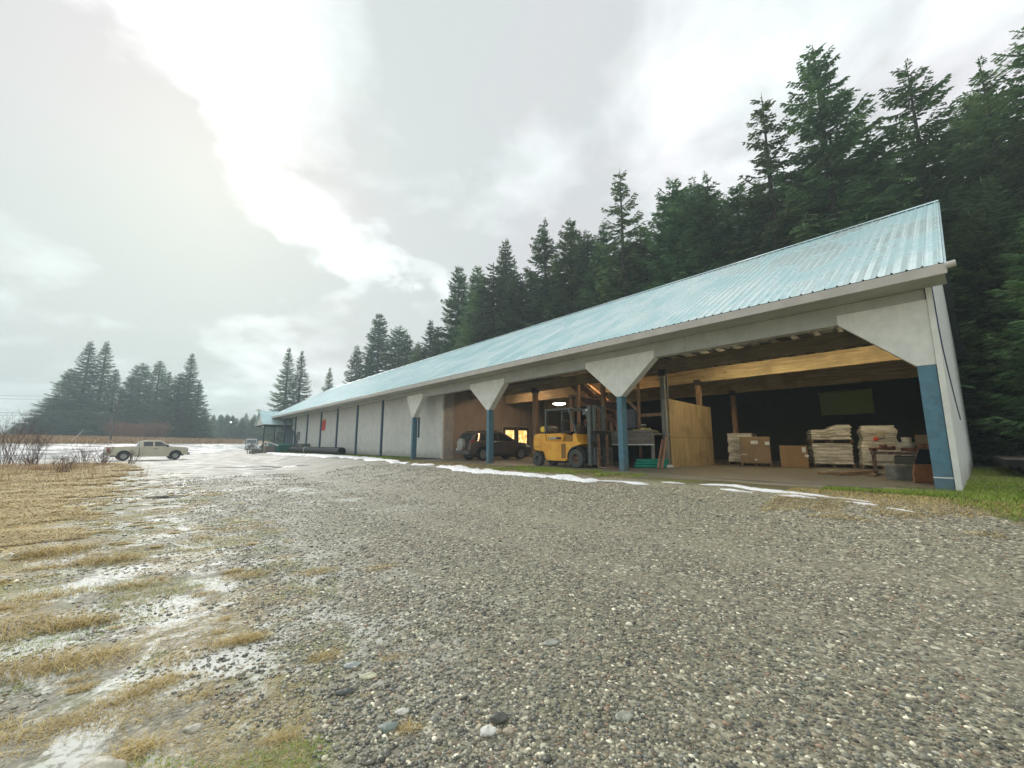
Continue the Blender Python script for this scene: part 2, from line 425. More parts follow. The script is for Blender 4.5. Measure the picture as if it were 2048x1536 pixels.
# puddles in the lot
def puddle(cx, cy, rx, ry, rot, seed):
    r2 = np.random.default_rng(seed); k = 26; pts = []
    for i in range(k):
        t = 2*math.pi*i/k; rr = .75+.35*vn(math.cos(t)*1.3+seed*3, math.sin(t)*1.3+7, 1.5)
        a, b_ = rx*rr*math.cos(t), ry*rr*math.sin(t)
        x = cx+a*math.cos(rot)-b_*math.sin(rot); y = cy+a*math.sin(rot)+b_*math.cos(rot)
        pts.append((x, y, float(gz(x, y))+.035))
    mb = MB(); mb.poly(pts, [tuple(range(k))])
    return mb
mwater, nt, b = newmat("puddle_water")
b.inputs['Base Color'].default_value = (.035,.036,.032,1); b.inputs['Roughness'].default_value = .06
nt.put(b.inputs['Normal'], nt.bump(nt.noise(nt.new('ShaderNodeTexCoord').outputs['Object'], 6, 3), .05, .01))
for i, (x, y, a, b_, r) in enumerate([(-17.4,27.2,2.1,.30,.15),(-14.6,26.0,1.7,.22,.1),(-15.0,24.3,1.3,.18,.1),(-9.7,11.7,.42,.13,.3),(-7.0,30,2.2,.3,.2)]):
    tag(puddle(x, y, a, b_, r, i+3).build("puddle", mwater), kind='structure')

# ------------------------------------------------------------------ loose stones of the gravel (uncountable)
ICO = bmesh.new(); bmesh.ops.create_icosphere(ICO, subdivisions=1, radius=1)
IV = np.array([v.co[:] for v in ICO.verts]); IF = np.array([[v.index for v in f.verts] for f in ICO.faces]); ICO.free()
def scatter_stones(name, px, py, size, seed):
    r = np.random.default_rng(seed); n = len(px)
    base = IV[None]*(1+.28*(r.random((n, len(IV), 1))-.5))
    sc = size[:, None]*np.stack([.7+.6*r.random(n), .7+.6*r.random(n), .35+.35*r.random(n)], -1)
    P = base*sc[:, None, :]
    a = r.random(n)*2*np.pi; ca, sa = np.cos(a)[:, None], np.sin(a)[:, None]
    tl = (r.random(n)-.5)[:, None]*.8
    x = P[..., 0]; y = P[..., 1]; z = P[..., 2]
    z, y = z*np.cos(tl)-y*np.sin(tl), z*np.sin(tl)+y*np.cos(tl)
    X = x*ca-y*sa+px[:, None]; Y = x*sa+y*ca+py[:, None]
    Zb = gz(px, py)[:, None]+(size*.12)[:, None]
    V = np.stack([X, Y, z+Zb], -1).reshape(-1, 3)
    F = (IF[None]+(np.arange(n)*len(IV))[:, None, None]).reshape(-1, 3)
    me = npmesh(name, V, F, 3); me.shade_smooth()
    pal = np.array([(.045,.046,.044),(.08,.083,.078),(.12,.118,.105),(.17,.165,.14),(.21,.19,.15),(.12,.135,.12),(.20,.14,.105),(.38,.36,.30),(.62,.60,.53),(.14,.15,.15)])
    pr = np.array([.10,.15,.17,.17,.12,.08,.06,.09,.035,.045]); pr = pr/pr.sum()
    c = pal[r.choice(len(pal), n, p=pr)]*(1.22+.6*r.random((n, 1)))*np.array([1.03,1.0,.86])
    c4 = np.concatenate([c, np.ones((n, 1))], -1)
    att = me.color_attributes.new("stone_colour", 'FLOAT_COLOR', 'POINT')
    att.data.foreach_set("color", np.repeat(c4, len(IV), 0).astype(np.float32).ravel())
    return me
mst, nt, b = newmat("stone")
ca = nt.new('ShaderNodeAttribute', attribute_name="stone_colour").outputs['Color']
Pp = nt.new('ShaderNodeNewGeometry').outputs['Position']
nn = nt.noise(Pp, 90, 4, .7)
nt.put(b.inputs['Base Color'], nt.mix(nt.math('MULTIPLY', nt.step(nn, .45, .7), .35), ca, (.30,.28,.23)))
b.inputs['Roughness'].default_value = .42
nt.put(b.inputs['Normal'], nt.bump(nn, .4, .003))
def wedge(n, r0, r1, seed, spread=54, pw=1.0):
    r = np.random.default_rng(seed)
    rad = r0+(r1-r0)*r.random(n)**pw; a = R(90)+(r.random(n)-.5)*2*R(spread)
    return rad*np.cos(a), rad*np.sin(a), r
pxs, pys, r = wedge(185000, 1.5, 24, 5, 60, 1.75)
dd, nn_ = dn_of(pxs, pys)
wob_ = nn_+(vn(pxs, pys, .12)-.5)*1.5; lane_ = ((wob_ > -8.5) & (wob_ < -7.7)) | ((wob_ > -6.5) & (wob_ < -5.7))
keep = (~lane_ | (r.random(len(pxs)) < .45)) & (fbm(pxs, pys, .8)+.6*r.random(len(pxs)) > .50) & (nn_ > -14.8) & (nn_ < -2.7) & ~((nn_ < -11.6) & (fbm(pxs, pys, .9) > .60)) & ((nn_ > -11.5) | (r.random(len(pxs)) < .55))
pxs, pys = pxs[keep], pys[keep]
sz = .0055+.011*r.random(len(pxs))**2.2+.012*(r.random(len(pxs)) > .985)
sz *= 1+.06*np.clip(np.hypot(pxs, pys)-3, 0, 20)
tag(link("gravel", scatter_stones("gravel", pxs, pys, sz, 6), mst), "loose grey and brown gravel stones strewn over the wet yard", "gravel", kind='stuff')
# the stones one can point at
def one_stone(x, y, s, col, label, seed, flat=.55, el_=1.3, rz=0.3):
    bm = bmesh.new(); bmesh.ops.create_icosphere(bm, subdivisions=4, radius=1)
    r = np.random.default_rng(seed); o = r.random(3)*50
    from mathutils import noise as mn
    for v in bm.verts:
        k = 1+.30*mn.noise(v.co*1.1+Vector(o))+.08*mn.noise(v.co*3+Vector(o))
        v.co = Vector((v.co.x*el_, v.co.y*.85, v.co.z*flat))*k*s
    me = bpy.data.meshes.new("stone"); bm.to_mesh(me); bm.free(); me.shade_smooth()
    m = M("stone_surface_%d" % seed, col, .5, .3, 9/s*.1, bump=.5, bscale=60)
    o = link("stone", me, m, loc=(x, y, float(gz(x, y))+s*flat*.35), rot=(0, 0, rz))
    return tag(o, label, "stone")
one_stone(-1.88, 2.07, .085, (.50,.46,.36), "large pale tan boulder half sunk at the bottom left corner", 1, .75)
one_stone(-1.44, 2.08, .048, (.30,.33,.31), "flat grey-green stone right of the large tan boulder", 2, .4)
one_stone(-1.70, 2.42, .035, (.40,.38,.30), "small buff stone behind the large tan boulder", 3, .4)
one_stone(-.07, 2.50, .042, (.10,.10,.085), "rounded dark olive stone touching a white one", 4, .7)
one_stone(-.125, 2.40, .036, (.72,.70,.62), "rounded white stone in front of the dark olive stone", 5, .7)
one_stone(-.02, 2.41, .026, (.42,.35,.25), "small tan stone right of the rounded white stone", 6, .6)
one_stone(.62, 2.50, .040, (.32,.33,.27), "flat pale green-grey stone in the foreground gravel right of centre", 7, .35)
one_stone(-.94, 2.92, .040, (.50,.49,.33), "flat yellowish white stone in the foreground gravel left of centre", 8, .4)
one_stone(-1.10, 3.05, .045, (.33,.36,.34), "broad pale grey stone behind the yellowish white stone", 9, .4)
one_stone(-1.02, 2.74, .035, (.09,.10,.09), "small black stone in front of the yellowish white stone", 10, .6)
one_stone(-.62, 2.55, .030, (.60,.58,.50), "small cream pebble left of the white and dark stone pair", 11, .6)
one_stone(-.66, 2.42, .038, (.20,.24,.21), "dull green stone in front of the cream pebble", 12, .5)
one_stone(.30, 3.35, .045, (.34,.35,.30), "pale flat stone lying alone in the middle gravel", 13, .4)

# ------------------------------------------------------------------ snow
msnow, nt, b = newmat("snow")
co = nt.new('ShaderNodeNewGeometry').outputs['Position']
nt.put(b.inputs['Base Color'], nt.mix(nt.step(nt.noise(co, 11, 6, .72), .56, .66), (.84,.85,.86), (.42,.40,.34)))
b.inputs['Roughness'].default_value = .6; b.inputs['Subsurface Weight'].default_value = .15
nt.put(b.inputs['Normal'], nt.bump(nt.noise(co, 14, 5, .6), .5, .03))
def snow_strip(path, seed):
    """path: (d, n_centre, halfwidth)"""
    r = np.random.default_rng(seed)
    path = np.array(path); L = path[:, 0]; order = np.argsort(L); path = path[order]; L = path[:, 0]
    cnt = max(8, int((L[-1]-L[0])/.12)); ds = np.linspace(L[0], L[-1], cnt); K = 9
    nc = np.interp(ds, L, path[:, 1])+(vn(ds, ds*0+seed, 1.1)-.5)*.45
    hw = np.interp(ds, L, path[:, 2])*(.35+1.25*vn(ds, ds*0+seed+9, 2.3))*np.clip(np.minimum(ds-ds[0], ds[-1]-ds)/.3+.05, 0, 1)
    t = np.linspace(-1, 1, K)
    edge = (vn(ds[:, None]*1, t[None]*0+seed*2+np.sign(t)[None]*11, 7)-.5)*.12
    n_ = nc[:, None]+hw[:, None]*t[None]+edge*np.abs(t)[None]*np.clip(hw[:, None]*4, 0, 1)
    P = np.array([W(1, 0)]); 
    X = CO.x+Dv.x*ds[:, None]+Nv.x*n_; Y = CO.y+Dv.y*ds[:, None]+Nv.y*n_
    h = (.004+.07*vn(X, Y, 5)+.05*vn(X, Y, 16)-.012)*np.sqrt(np.clip(1-t**2, 0, 1))[None]*np.clip(hw[:, None]*4, 0, 1.2)
    Z = gz(X, Y)+h+.012
    Z[:, 0] = gz(X[:, 0], Y[:, 0])-.02; Z[:, -1] = gz(X[:, -1], Y[:, -1])-.02
    V = np.stack([X, Y, Z], -1).reshape(-1, 3)
    ii = (np.arange(cnt-1)[:, None]*K+np.arange(K-1)[None]).ravel()
    return V, np.stack([ii, ii+1, ii+K+1, ii+K], -1)
VV, FF, off = [], [], 0
for i, p in enumerate([[(53,-2.4,.25),(45,-2.2,.5),(38,-1.7,.7),(30,-1.25,.62),(24,-1.7,.40),(19.5,-2.2,.16)],
        [(18.9,-2.2,.2),(16.8,-2.15,.16)],
        [(16.0,-2.4,.2),(14,-2.6,.30),(11,-2.62,.34),(9,-2.6,.26),(7.4,-2.65,.20),(6.7,-2.75,.10)],
        [(6.9,-2.72,.08),(5.3,-2.5,.09)],[(5.2,-2.3,.06),(4.6,-2.25,.05)],
        [(4.25,-2.15,.04),(3.5,-2.1,.065),(2.6,-2.25,.085),(1.9,-2.35,.06),(1.45,-2.45,.03)],
        [(3.6,-2.5,.07),(2.9,-2.6,.07)],[(2.4,-2.72,.09),(1.75,-2.75,.10)],[(1.5,-2.28,.04),(.95,-2.45,.05)],
        [(1.3,-2.78,.10),(.85,-2.82,.09)],[(.72,-3.0,.07),(.38,-3.02,.06)]]):
    v, f = snow_strip(p, i*5+2); VV.append(v); FF.append(f+off); off += len(v)
me = npmesh("snow", np.concatenate(VV), np.concatenate(FF), 4); me.shade_smooth()
tag(link("snow", me, msnow), "thin broken strip of white snow along the barn's drip line", "snow", kind='stuff')

# ------------------------------------------------------------------ grass
def blades(name, px, py, h, w, mat, label, seed, lean=.5, flat=0.0, cat="grass", base=None):
    r = np.random.default_rng(seed); n = len(px)
    a = r.random(n)*2*np.pi
    dx, dy = np.cos(a), np.sin(a); sx, sy = -dy, dx
    z0 = gz(px, py)-.01 if base is None else base
    hh = h*(.5+.9*r.random(n)); ln = hh*(lean*(.3+r.random(n))+flat)
    wv = w*(.7+.6*r.random(n))
    def pt(t, s): 
        return np.stack([px+dx*ln*t**1.7+sx*wv*s, py+dy*ln*t**1.7+sy*wv*s, z0+hh*(t-.25*flat*t*t)], -1)
    V = np.stack([pt(0, -1), pt(0, 1), pt(.55, .75), pt(.55, -.75), pt(1.0, 0)], 1).reshape(-1, 3)
    k = (np.arange(n)*5)[:, None]
    F = np.concatenate([k+np.array([[0,1,2]]), k+np.array([[0,2,3]]), k+np.array([[3,2,4]])], 0)
    me = npmesh(name, V, F, 3)
    rv = np.repeat(r.random(n), 5).astype(np.float32)
    at = me.attributes.new("rnd", 'FLOAT', 'POINT'); at.data.foreach_set("value", rv)
    return tag(link(name, me, mat), label, cat, kind='stuff')
def blade_mat(name, c1, c2, c3):
    m, nt, b = newmat(name)
    rn = nt.new('ShaderNodeAttribute', attribute_name="rnd").outputs['Fac']
    P = nt.new('ShaderNodeNewGeometry').outputs['Position']
    c = nt.ramp(rn, [(0, c1), (.5, c2), (1, c3)])
    c = nt.mix(nt.math('MULTIPLY', nt.step(nt.noise(P, 1.2, 4, .6), .4, .65), .5), c, c1)
    nt.put(b.inputs['Base Color'], c); b.inputs['Roughness'].default_value = .6
    b.inputs['Specular IOR Level'].default_value = .25
    return m
m_straw = blade_mat("straw", (.34,.235,.075), (.64,.49,.19), (.83,.69,.37))
m_green = blade_mat("green_grass", (.13,.23,.02), (.28,.40,.04), (.44,.46,.12))
m_rust = blade_mat("rusty_weeds", (.30,.17,.09), (.55,.37,.18), (.74,.58,.33))
def frustum_pts(n, r0, r1, a0, a1, seed, pw=1.0):
    r = np.random.default_rng(seed)
    rad = r0+(r1-r0)*r.random(n)**pw; a = R(a0)+(R(a1)-R(a0))*r.random(n)
    return rad*np.sin(a), rad*np.cos(a)
# dry verge, left (angles measured from straight ahead, + = right)
x, y = frustum_pts(520000, 2.0, 40, -58, -34, 21, 1.5)
d_, n_ = dn_of(x, y); edge = n_+(fbm(x, y, .8)-.5)*3.2
k = (edge < np.where(d_ < 9, -14.3, -13.3)) & (d_ < 46) & ((fbm(x, y, .9) > .40) | (np.hypot(x, y) > 13)) & (x > -44)
x, y = x[k], y[k]; rr_ = np.hypot(x, y)
blades("dry_grass", x, y, (.030+.0022*rr_)*(.5+fbm(x, y, 1.3)), .0009+.00034*rr_, m_straw, "flattened straw-yellow grass covering the verge on the left", 22, 1.2, 1.0)
# tufts growing through the wet gravel
tx, ty, th = [], [], []
r = np.random.default_rng(23)
spots = [(-3.95,3.62,.34,.10),(-3.6,3.72,.22,.08),(-3.35,2.98,.32,.09),(-3.0,3.05,.26,.08),(-3.7,2.7,.3,.07),(-2.15,3.35,.17,.07),(-2.02,3.42,.12,.06),(-2.3,2.68,.14,.06),(-2.22,2.85,.14,.06),(-1.86,2.28,.10,.07),(-5.2,5.5,.35,.10),(-6.3,5.9,.4,.14),(-2.35,3.1,.16,.05),(-2.45,2.45,.16,.05),(-3.0,4.9,.25,.05),(-2.3,5.0,.25,.05),(-1.6,5.2,.2,.04),(-4.0,4.6,.3,.06),(-4.6,4.3,.3,.06),(-.85,3.15,.1,.03),(-1.2,2.35,.08,.04),(-.55,2.42,.07,.04),(-2.75,2.35,.2,.07),(-1.9,2.15,.1,.05)]
for _ in range(420):
    q = r.random()*26+2; nn0 = -10.8-r.random()**.7*4.5
    p = W(q, nn0); spots.append((p.x, p.y, .05+.16*r.random()**2, .02+.035*r.random()))
for sx_, sy_, rad, hh_ in spots:
    cnt = int(160+2000*rad*min(1, 7/np.hypot(sx_, sy_)))
    a = r.random(cnt)*2*np.pi; q = rad*np.sqrt(r.random(cnt))*r.random(cnt)**.3
    ox = q*np.cos(a)*1.35; oy = q*np.sin(a)*.8; th_ = .5
    tx.append(sx_+ox*math.cos(th_)-oy*math.sin(th_)); ty.append(sy_+ox*math.sin(th_)+oy*math.cos(th_)); th.append(np.full(cnt, hh_))
x = np.concatenate(tx); y = np.concatenate(ty); h = np.concatenate(th)
blades("dry_grass", x, y, h*.75, .0007+.00028*np.hypot(x, y), m_straw, "scattered tufts of dead yellow grass poking through the icy gravel", 24, 1.0, .7)
x, y = frustum_pts(330000, 2.0, 20, -58, -24, 41, 1.2)
d_, n_ = dn_of(x, y)
k = (n_ > -14.8) & (n_ < -10.4) & (fbm(x+11, y+3, 1.9) > .50+.10*(n_+13.2)/2.4) & (fbm(x, y+17, .5) > .36)
x, y = x[k], y[k]; rr_ = np.hypot(x, y)
blades("dry_grass", x, y, .016+.0012*rr_, .0007+.0003*rr_, m_straw, "thin short straw-coloured grass creeping over the muddy edge of the yard", 42, 1.2, 1.0)
# small green blades through icy mud
x, y = frustum_pts(130000, 2.0, 16, -56, -22, 25, 1.2)
d_, n_ = dn_of(x, y)
k = (n_ < -10.6) & (fbm(x+40, y, 1.1) > .53) & (n_ > -15)
x, y = x[k], y[k]
blades("short_green_grass", x, y, .022, .0016+.0003*np.hypot(x, y), m_green, "thin green and yellow grass between the icy patches on the left", 26, .8, .8)
# tall rusty weeds at the far edge of the verge
x, y = frustum_pts(90000, 20, 43, -56, -40.0, 27)
ang = -x/y; tt = np.clip((ang-.86)/.22, 0, 1)
edge_n = 20.5+9*(1-tt)+5*fbm(x, y, .25)
k = (x > -43) & (y < 30+4.5*fbm(x+9, y, .45)) & (y > edge_n) & (fbm(x, y, .5)+.35*rng.random(len(x)) > .98-.46*tt)
x, y = x[k], y[k]; tt = tt[k]
blades("tall_weeds", x, y, (.10+.26*tt)*(.25+1.3*fbm(x, y, .7)**1.5), .006, m_rust, "tall rust-brown dead weeds at the edge of the verge by the pickup", 28, .95, .5, cat="weeds")
x, y = frustum_pts(1100, 23, 36, -56, -40.5, 29)
k = (x > -43) & (y < 33) & (fbm(x, y, .4) > .42) & (-x/y > .86+.2*rng.random(len(x)))
x, y = x[k], y[k]
blades("weed_stalks", x, y, .25+.75*rng.random(len(x))**1.5, .0065, m_rust, "sparse tall reddish stalks standing above the dead weeds", 30, .5, .12, cat="weeds")
# grass bank across the road
x, y = frustum_pts(60000, 90, 150, -56, -32, 31)
k = (x < -70.5) & (x > -95)
blades("bank_grass", x[k], y[k], .55, .06, m_rust, "rust and tan dead grass on the bank across the road", 32, .5, .2)
# green grass at the barn's near corner
r = np.random.default_rng(33)
def band(n, d0, d1, n0, n1, thr, sc_=1.2):
    d = d0+(d1-d0)*r.random(n); q = n0+(n1-n0)*r.random(n)
    x = CO.x+Dv.x*d+Nv.x*q; y = CO.y+Dv.y*d+Nv.y*q
    k = fbm(x, y, sc_) > thr
    return x[k], y[k]
xa, ya = band(52000, -4.2, 1.4, -3.3, 3.5, .33)
dq, nq = dn_of(xa, ya); k = (dq+.35*(-nq)+(fbm(xa, ya, 1.5)-.5)*1.2 < .75) & ~((dq > -.02) & (nq > -.05))
xa, ya = xa[k], ya[k]
xb, yb = band(22000, .0, 7.2, -2.0, -.75, .40); dq, nq = dn_of(xb, yb); k = (nq+1.55+.18*dq*0+(fbm(xb, yb, 2)-.5)*.9 > 0) & ((dq < 1.9) | (dq > 6.3)); xb, yb = xb[k], yb[k]
xc, yc = band(26000, 7.2, 13, -2.1, -.2, .50)
xd, yd = band(30000, -9, -.1, 3, 12, .3)
x = np.concatenate([xa, xb, xc, xd]); y = np.concatenate([ya, yb, yc, yd])
blades("green_grass", x, y, .065, .0035, m_green, "bright green grass round the near corner post of the barn", 34, .8, .3)
xa, ya = band(26000, -3.4, 2.4, -3.9, -1.6, .42); xb, yb = band(16000, 6.4, 24, -2.2, -.4, .40); xc, yc = band(14000, 24, 56, -1.2, .9, .35)
x = np.concatenate([xa, xb]); y = np.concatenate([ya, yb])
blades("trampled_grass", x, y, .045, .0035, m_straw, "trampled brown and olive grass between the snow strip and the barn floor", 35, 1.0, .9)
blades("short_green_grass", xc, yc, .10, .012, m_green, "short olive grass at the foot of the small blue posts", 36, .7, .3)
xa, ya = band(5000, 55, 61, -2.6, 1.0, .2)
blades("short_green_grass", xa, ya, .14, .02, m_green, "grassy hump at the far end of the barn beside the ramp", 37, .7, .3)
# ------------------------------------------------------------------ barn
barn = thing("barn", "long white open-sided barn with a pale teal metal roof and blue posts", "building", CO, RZ)
def LB(mb, d0, d1, n0, n1, z0, z1): return mb.box(-d1, -d0, n0, n1, z0, z1)
m_white = M("white_siding", (.74,.74,.70), .6, .07, 2, groove=(0, .203, .06), streak=.18, foot=.55)
m_whitey = M("white_siding_end", (.72,.73,.70), .6, .07, 2, groove=(1, .203, .06), streak=.2, foot=.5)
m_plainw = M("white_board", (.75,.76,.71), .55, .08, 3, bump=.2, streak=.22)
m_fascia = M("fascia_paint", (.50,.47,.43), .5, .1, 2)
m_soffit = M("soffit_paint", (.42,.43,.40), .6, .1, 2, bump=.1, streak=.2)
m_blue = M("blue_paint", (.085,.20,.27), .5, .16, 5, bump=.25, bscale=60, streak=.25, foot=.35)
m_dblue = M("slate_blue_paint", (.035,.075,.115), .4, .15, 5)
m_sideb = M("blue_siding", (.03,.075,.12), .55, .15, 2, groove=(0, .203, .08))
m_wall_in = M("beige_wallboard", (.28,.22,.165), .7, .12, 1.5, groove=(1, .61, .02))
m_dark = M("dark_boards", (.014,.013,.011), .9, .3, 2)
m_beam = wood("glulam_beam", (.30,.21,.10), (.58,.45,.25), 0)
m_post = wood("post_wood", (.20,.115,.065), (.40,.26,.15), 2)
m_greyw = wood("weathered_wood", (.12,.105,.09), (.30,.27,.23), 0)
m_greyv = wood("weathered_post", (.16,.155,.14), (.36,.35,.32), 2)
m_ply = wood("plywood", (.34,.24,.11), (.54,.41,.22), 2, scale=2.5)
m_conc = M("wet_concrete", (.22,.195,.145), .45, .3, .8, (1,3,1), bump=.1, rvar=.12)

# roof sheet: real ribs
def roof_mat():
    m, nt, b = newmat("teal_metal_roof")
    co = nt.new('ShaderNodeTexCoord').outputs['Object']
    s = nt.new('ShaderNodeSeparateXYZ', {0: co})
    panel = nt.new('ShaderNodeTexWhiteNoise', {'W': nt.math('FLOOR', nt.math('DIVIDE', s.outputs[0], .914))}, noise_dimensions='1D').outputs[0]
    n = nt.noise(nt.vmap(co, (1, .45, .45)), .9, 5, .62, .6); n2 = nt.noise(co, 7, 4, .6)
    c = nt.mix(nt.step(n, .38, .62), (.46,.68,.70), (.72,.87,.87))
    c = nt.mix(nt.math('MULTIPLY', panel, .20), c, (.48,.74,.77))
    nt.put(b.inputs['Base Color'], c)
    b.inputs['Metallic'].default_value = .15
    nt.put(b.inputs['Roughness'], nt.mixf(nt.step(n, .42, .6), .36, .16))
    b.inputs['Coat Weight'].default_value = .3; b.inputs['Coat Roughness'].default_value = .15
    nt.put(b.inputs['Normal'], nt.bump(nt.noise(co, 1.2, 3, .5), .25, .03))
    return m
m_roof = roof_mat()
def ribbed(x0, x1, eave, ridge, pitch=.2286, h=.028):
    """sheet from x0 to x1, section points eave/ridge = (y,z)"""
    xs, zs = [], []
    x = x0
    while x < x1:
        for o, q in ((0, 0), (.012, h), (.032, h), (.044, 0)):
            if x+o <= x1: xs.append(x+o); zs.append(q)
        x += pitch
    xs.append(x1); zs.append(0)
    xs = np.array(xs); zs = np.array(zs); L = len(xs)
    V = np.concatenate([np.stack([xs, np.full(L, y), z+zs], -1) for y, z in (eave, ridge)])
    i = np.arange(L-1)
    return V, np.stack([i, i+1, i+1+L, i+L], -1)
V, F = ribbed(-63.3, .34, (-.98, 5.025), (7, 9.66))
link("roof", npmesh("roof", V, F, 4), m_roof, barn)
mb = MB(); mb.poly([(-63.3,7,9.655),(.30,7,9.655),(.30,14.4,5.36),(-63.3,14.4,5.36)], [(0,1,2,3)]); mb.build("rear_roof", M("shaded_metal_roof", (.05,.065,.065), .6), barn)  # dark colour stands in for the shade under the rear slope
mb = MB(); mb.prism([(0,0)], 0, 0) if False else None
mb.poly([(-63.32,6.82,9.60),(.36,6.82,9.60),(.36,7,9.72),(-63.32,7,9.72),(.36,7.18,9.60),(-63.32,7.18,9.60)], [(0,1,2,3),(3,2,4,5)]); mb.build("ridge_cap", m_roof, barn)
# rake trim, near gable end
for y0, z0, y1, z1 in ((-.97,4.98,7,9.62),):
    mb = MB(); mb.bar((.36, y0, z0-.07), (.36, y1, z1-.07), .03, .16); mb.build("rake_trim", m_roof, barn)
mb = MB(); LB(mb, -.37, 63.3, -1.0, -.955, 4.80, 5.005); mb.build("fascia", m_fascia, barn)
mb = MB(); mb.tube([(.36, -1.02, 4.94), (.50, -1.02, 4.95)], .065, 10); mb.build("eave_pipe_end", m_fascia, barn, smooth=40)
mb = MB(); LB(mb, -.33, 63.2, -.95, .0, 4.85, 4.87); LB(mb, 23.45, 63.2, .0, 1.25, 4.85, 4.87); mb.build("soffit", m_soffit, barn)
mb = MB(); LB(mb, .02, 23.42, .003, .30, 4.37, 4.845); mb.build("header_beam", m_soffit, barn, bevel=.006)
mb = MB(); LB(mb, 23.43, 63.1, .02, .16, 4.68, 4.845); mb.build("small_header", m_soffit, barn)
for d in (2.9, 5.3, 9.9, 12.4, 17.6, 20.0): 
    mb = MB(); LB(mb, d, d+.012, -.002, .003, 4.375, 4.84); mb.build("board_joint", m_fascia, barn)
# posts and gussets
def post(d0, d1, n0, n1, z1, mt, bv=.008):
    mb = MB(); LB(mb, d0, d1, n0, n1, .3, z1); return mb.build("post", mt, barn, bevel=bv)
p5 = post(.01, .30, .0, .30, 3.17, m_blue); p5["label"] = "thick blue corner post with a pale joint line near its foot"
mb = MB(); LB(mb, .008, .302, -.004, .0, .80, .825); mb.build("joint_line", m_plainw, p5)
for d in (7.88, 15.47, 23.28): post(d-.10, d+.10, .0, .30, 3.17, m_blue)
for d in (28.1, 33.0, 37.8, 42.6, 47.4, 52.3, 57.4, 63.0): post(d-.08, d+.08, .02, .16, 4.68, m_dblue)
def gusset(pts):
    mb = MB(); mb.prism([(-d, z) for d, z in pts], -.014, .312); mb.build("gusset", m_plainw, barn, bevel=.005)
gusset([(1.56,4.60),(1.56,4.37),(.31,3.17),(.004,3.17),(.004,4.60)])
gusset([(9.32,4.60),(9.32,4.37),(7.985,3.17),(7.775,3.17),(6.44,4.37),(6.44,4.60)])
gusset([(17.0,4.60),(17.0,4.37),(15.575,3.17),(15.365,3.17),(14.22,4.37),(14.22,4.60)])
gusset([(24.1,4.60),(24.1,4.37),(23.39,3.17),(23.17,3.17),(22.05,4.37),(22.05,4.60)])
# walls
mb = MB(); mb.prism([(-62.6,.45),(-62.6,4.85),(-21.8,4.85),(-21.8,.45)], 1.25, 1.37); wl = mb.build("wall", m_white, barn)
mb = MB(); LB(mb, 21.75, 62.6, 1.235, 1.25, .5, .62); mb.build("kickboard", M("kickboard_paint", (.06,.06,.055), .7), wl)
mb = MB(); LB(mb, 21.74, 21.80, 1.24, 1.38, .5, 4.85); mb.build("corner_trim", m_plainw, wl)
mb = MB(); mb.prism([(-62.59,.63),(-62.59,4.3),(-60.5,4.1),(-55.6,2.35),(-55.6,.63)], 1.215, 1.249); mb.build("blue_siding_panel", m_sideb, barn)
# side wall of the closed part, facing the carport
mb = MB(); mb.poly([(-21.8,1.37,.45),(-21.8,13.9,.45),(-21.8,13.9,4.9),(-21.8,1.37,4.9),(-21.92,1.37,.45),(-21.92,13.9,.45),(-21.92,13.9,4.9),(-21.92,1.37,4.9)], [(0,1,2,3),(7,6,5,4),(0,4,5,1),(1,5,6,2),(2,6,7,3),(3,7,4,0)])
sw = mb.build("carport_wall", m_wall_in, barn)
mb = MB(); mb.box(-21.8,-21.77,1.39,2.1,.5,4.88); mb.build("wall_daylight_patch", M("daylight_patch", (.36,.34,.30), .7), sw)  # paler sheet paints outside daylight onto this end of the wall
m_doorb = M("dark_brown_door", (.055,.035,.03), .5)
m_trimb = M("beige_trim", (.30,.26,.20), .6)
mb = MB(); mb.box(-21.80,-21.74,6.12,6.24,.55,2.82); mb.box(-21.80,-21.74,8.74,8.86,.55,2.82); mb.box(-21.80,-21.74,6.24,8.74,2.70,2.82); dfr = mb.build("door_frame", m_trimb, barn)
def lit_pane_mat():
    m, nt, b = newmat("lit_window")
    co = nt.new('ShaderNodeTexCoord').outputs['Object']
    n = nt.noise(co, 4, 4, .7); v = nt.new('ShaderNodeTexVoronoi', {'Vector': co, 'Scale': 5.0}, distance='CHEBYCHEV').outputs['Color']
    s = nt.new('ShaderNodeSeparateColor', {0: v})
    c = nt.mix(nt.step(s.outputs[0], .5, .7), (.75,.40,.10), (.95,.70,.30)); c = nt.mix(nt.step(n, .55, .7), c, (.25,.12,.04))
    nt.put(b.inputs['Emission Color'], c); b.inputs['Emission Strength'].default_value = 1.0
    nt.put(b.inputs['Base Color'], (.05,.04,.03)); b.inputs['Roughness'].default_value = .1
    return m
m_lit = lit_pane_mat()
for y0, y1 in ((6.26, 7.47), (7.51, 8.72)):
    mb = MB(); mb.box(-21.80,-21.755,y0,y1,.56,2.69); dr = mb.build("door", m_doorb, barn)
    mb = MB(); mb.box(-21.755,-21.750,y0+.2,y1-.2,1.55,2.48); mb.build("pane", m_lit, dr)
    mb = MB(); mb.box(-21.755,-21.70,y1-.13 if y0 < 7 else y0+.07,y1-.07 if y0 < 7 else y0+.13,1.38,1.44); mb.build("handle", M("brass_handle", (.3,.25,.15), .3, metal=.9), dr)
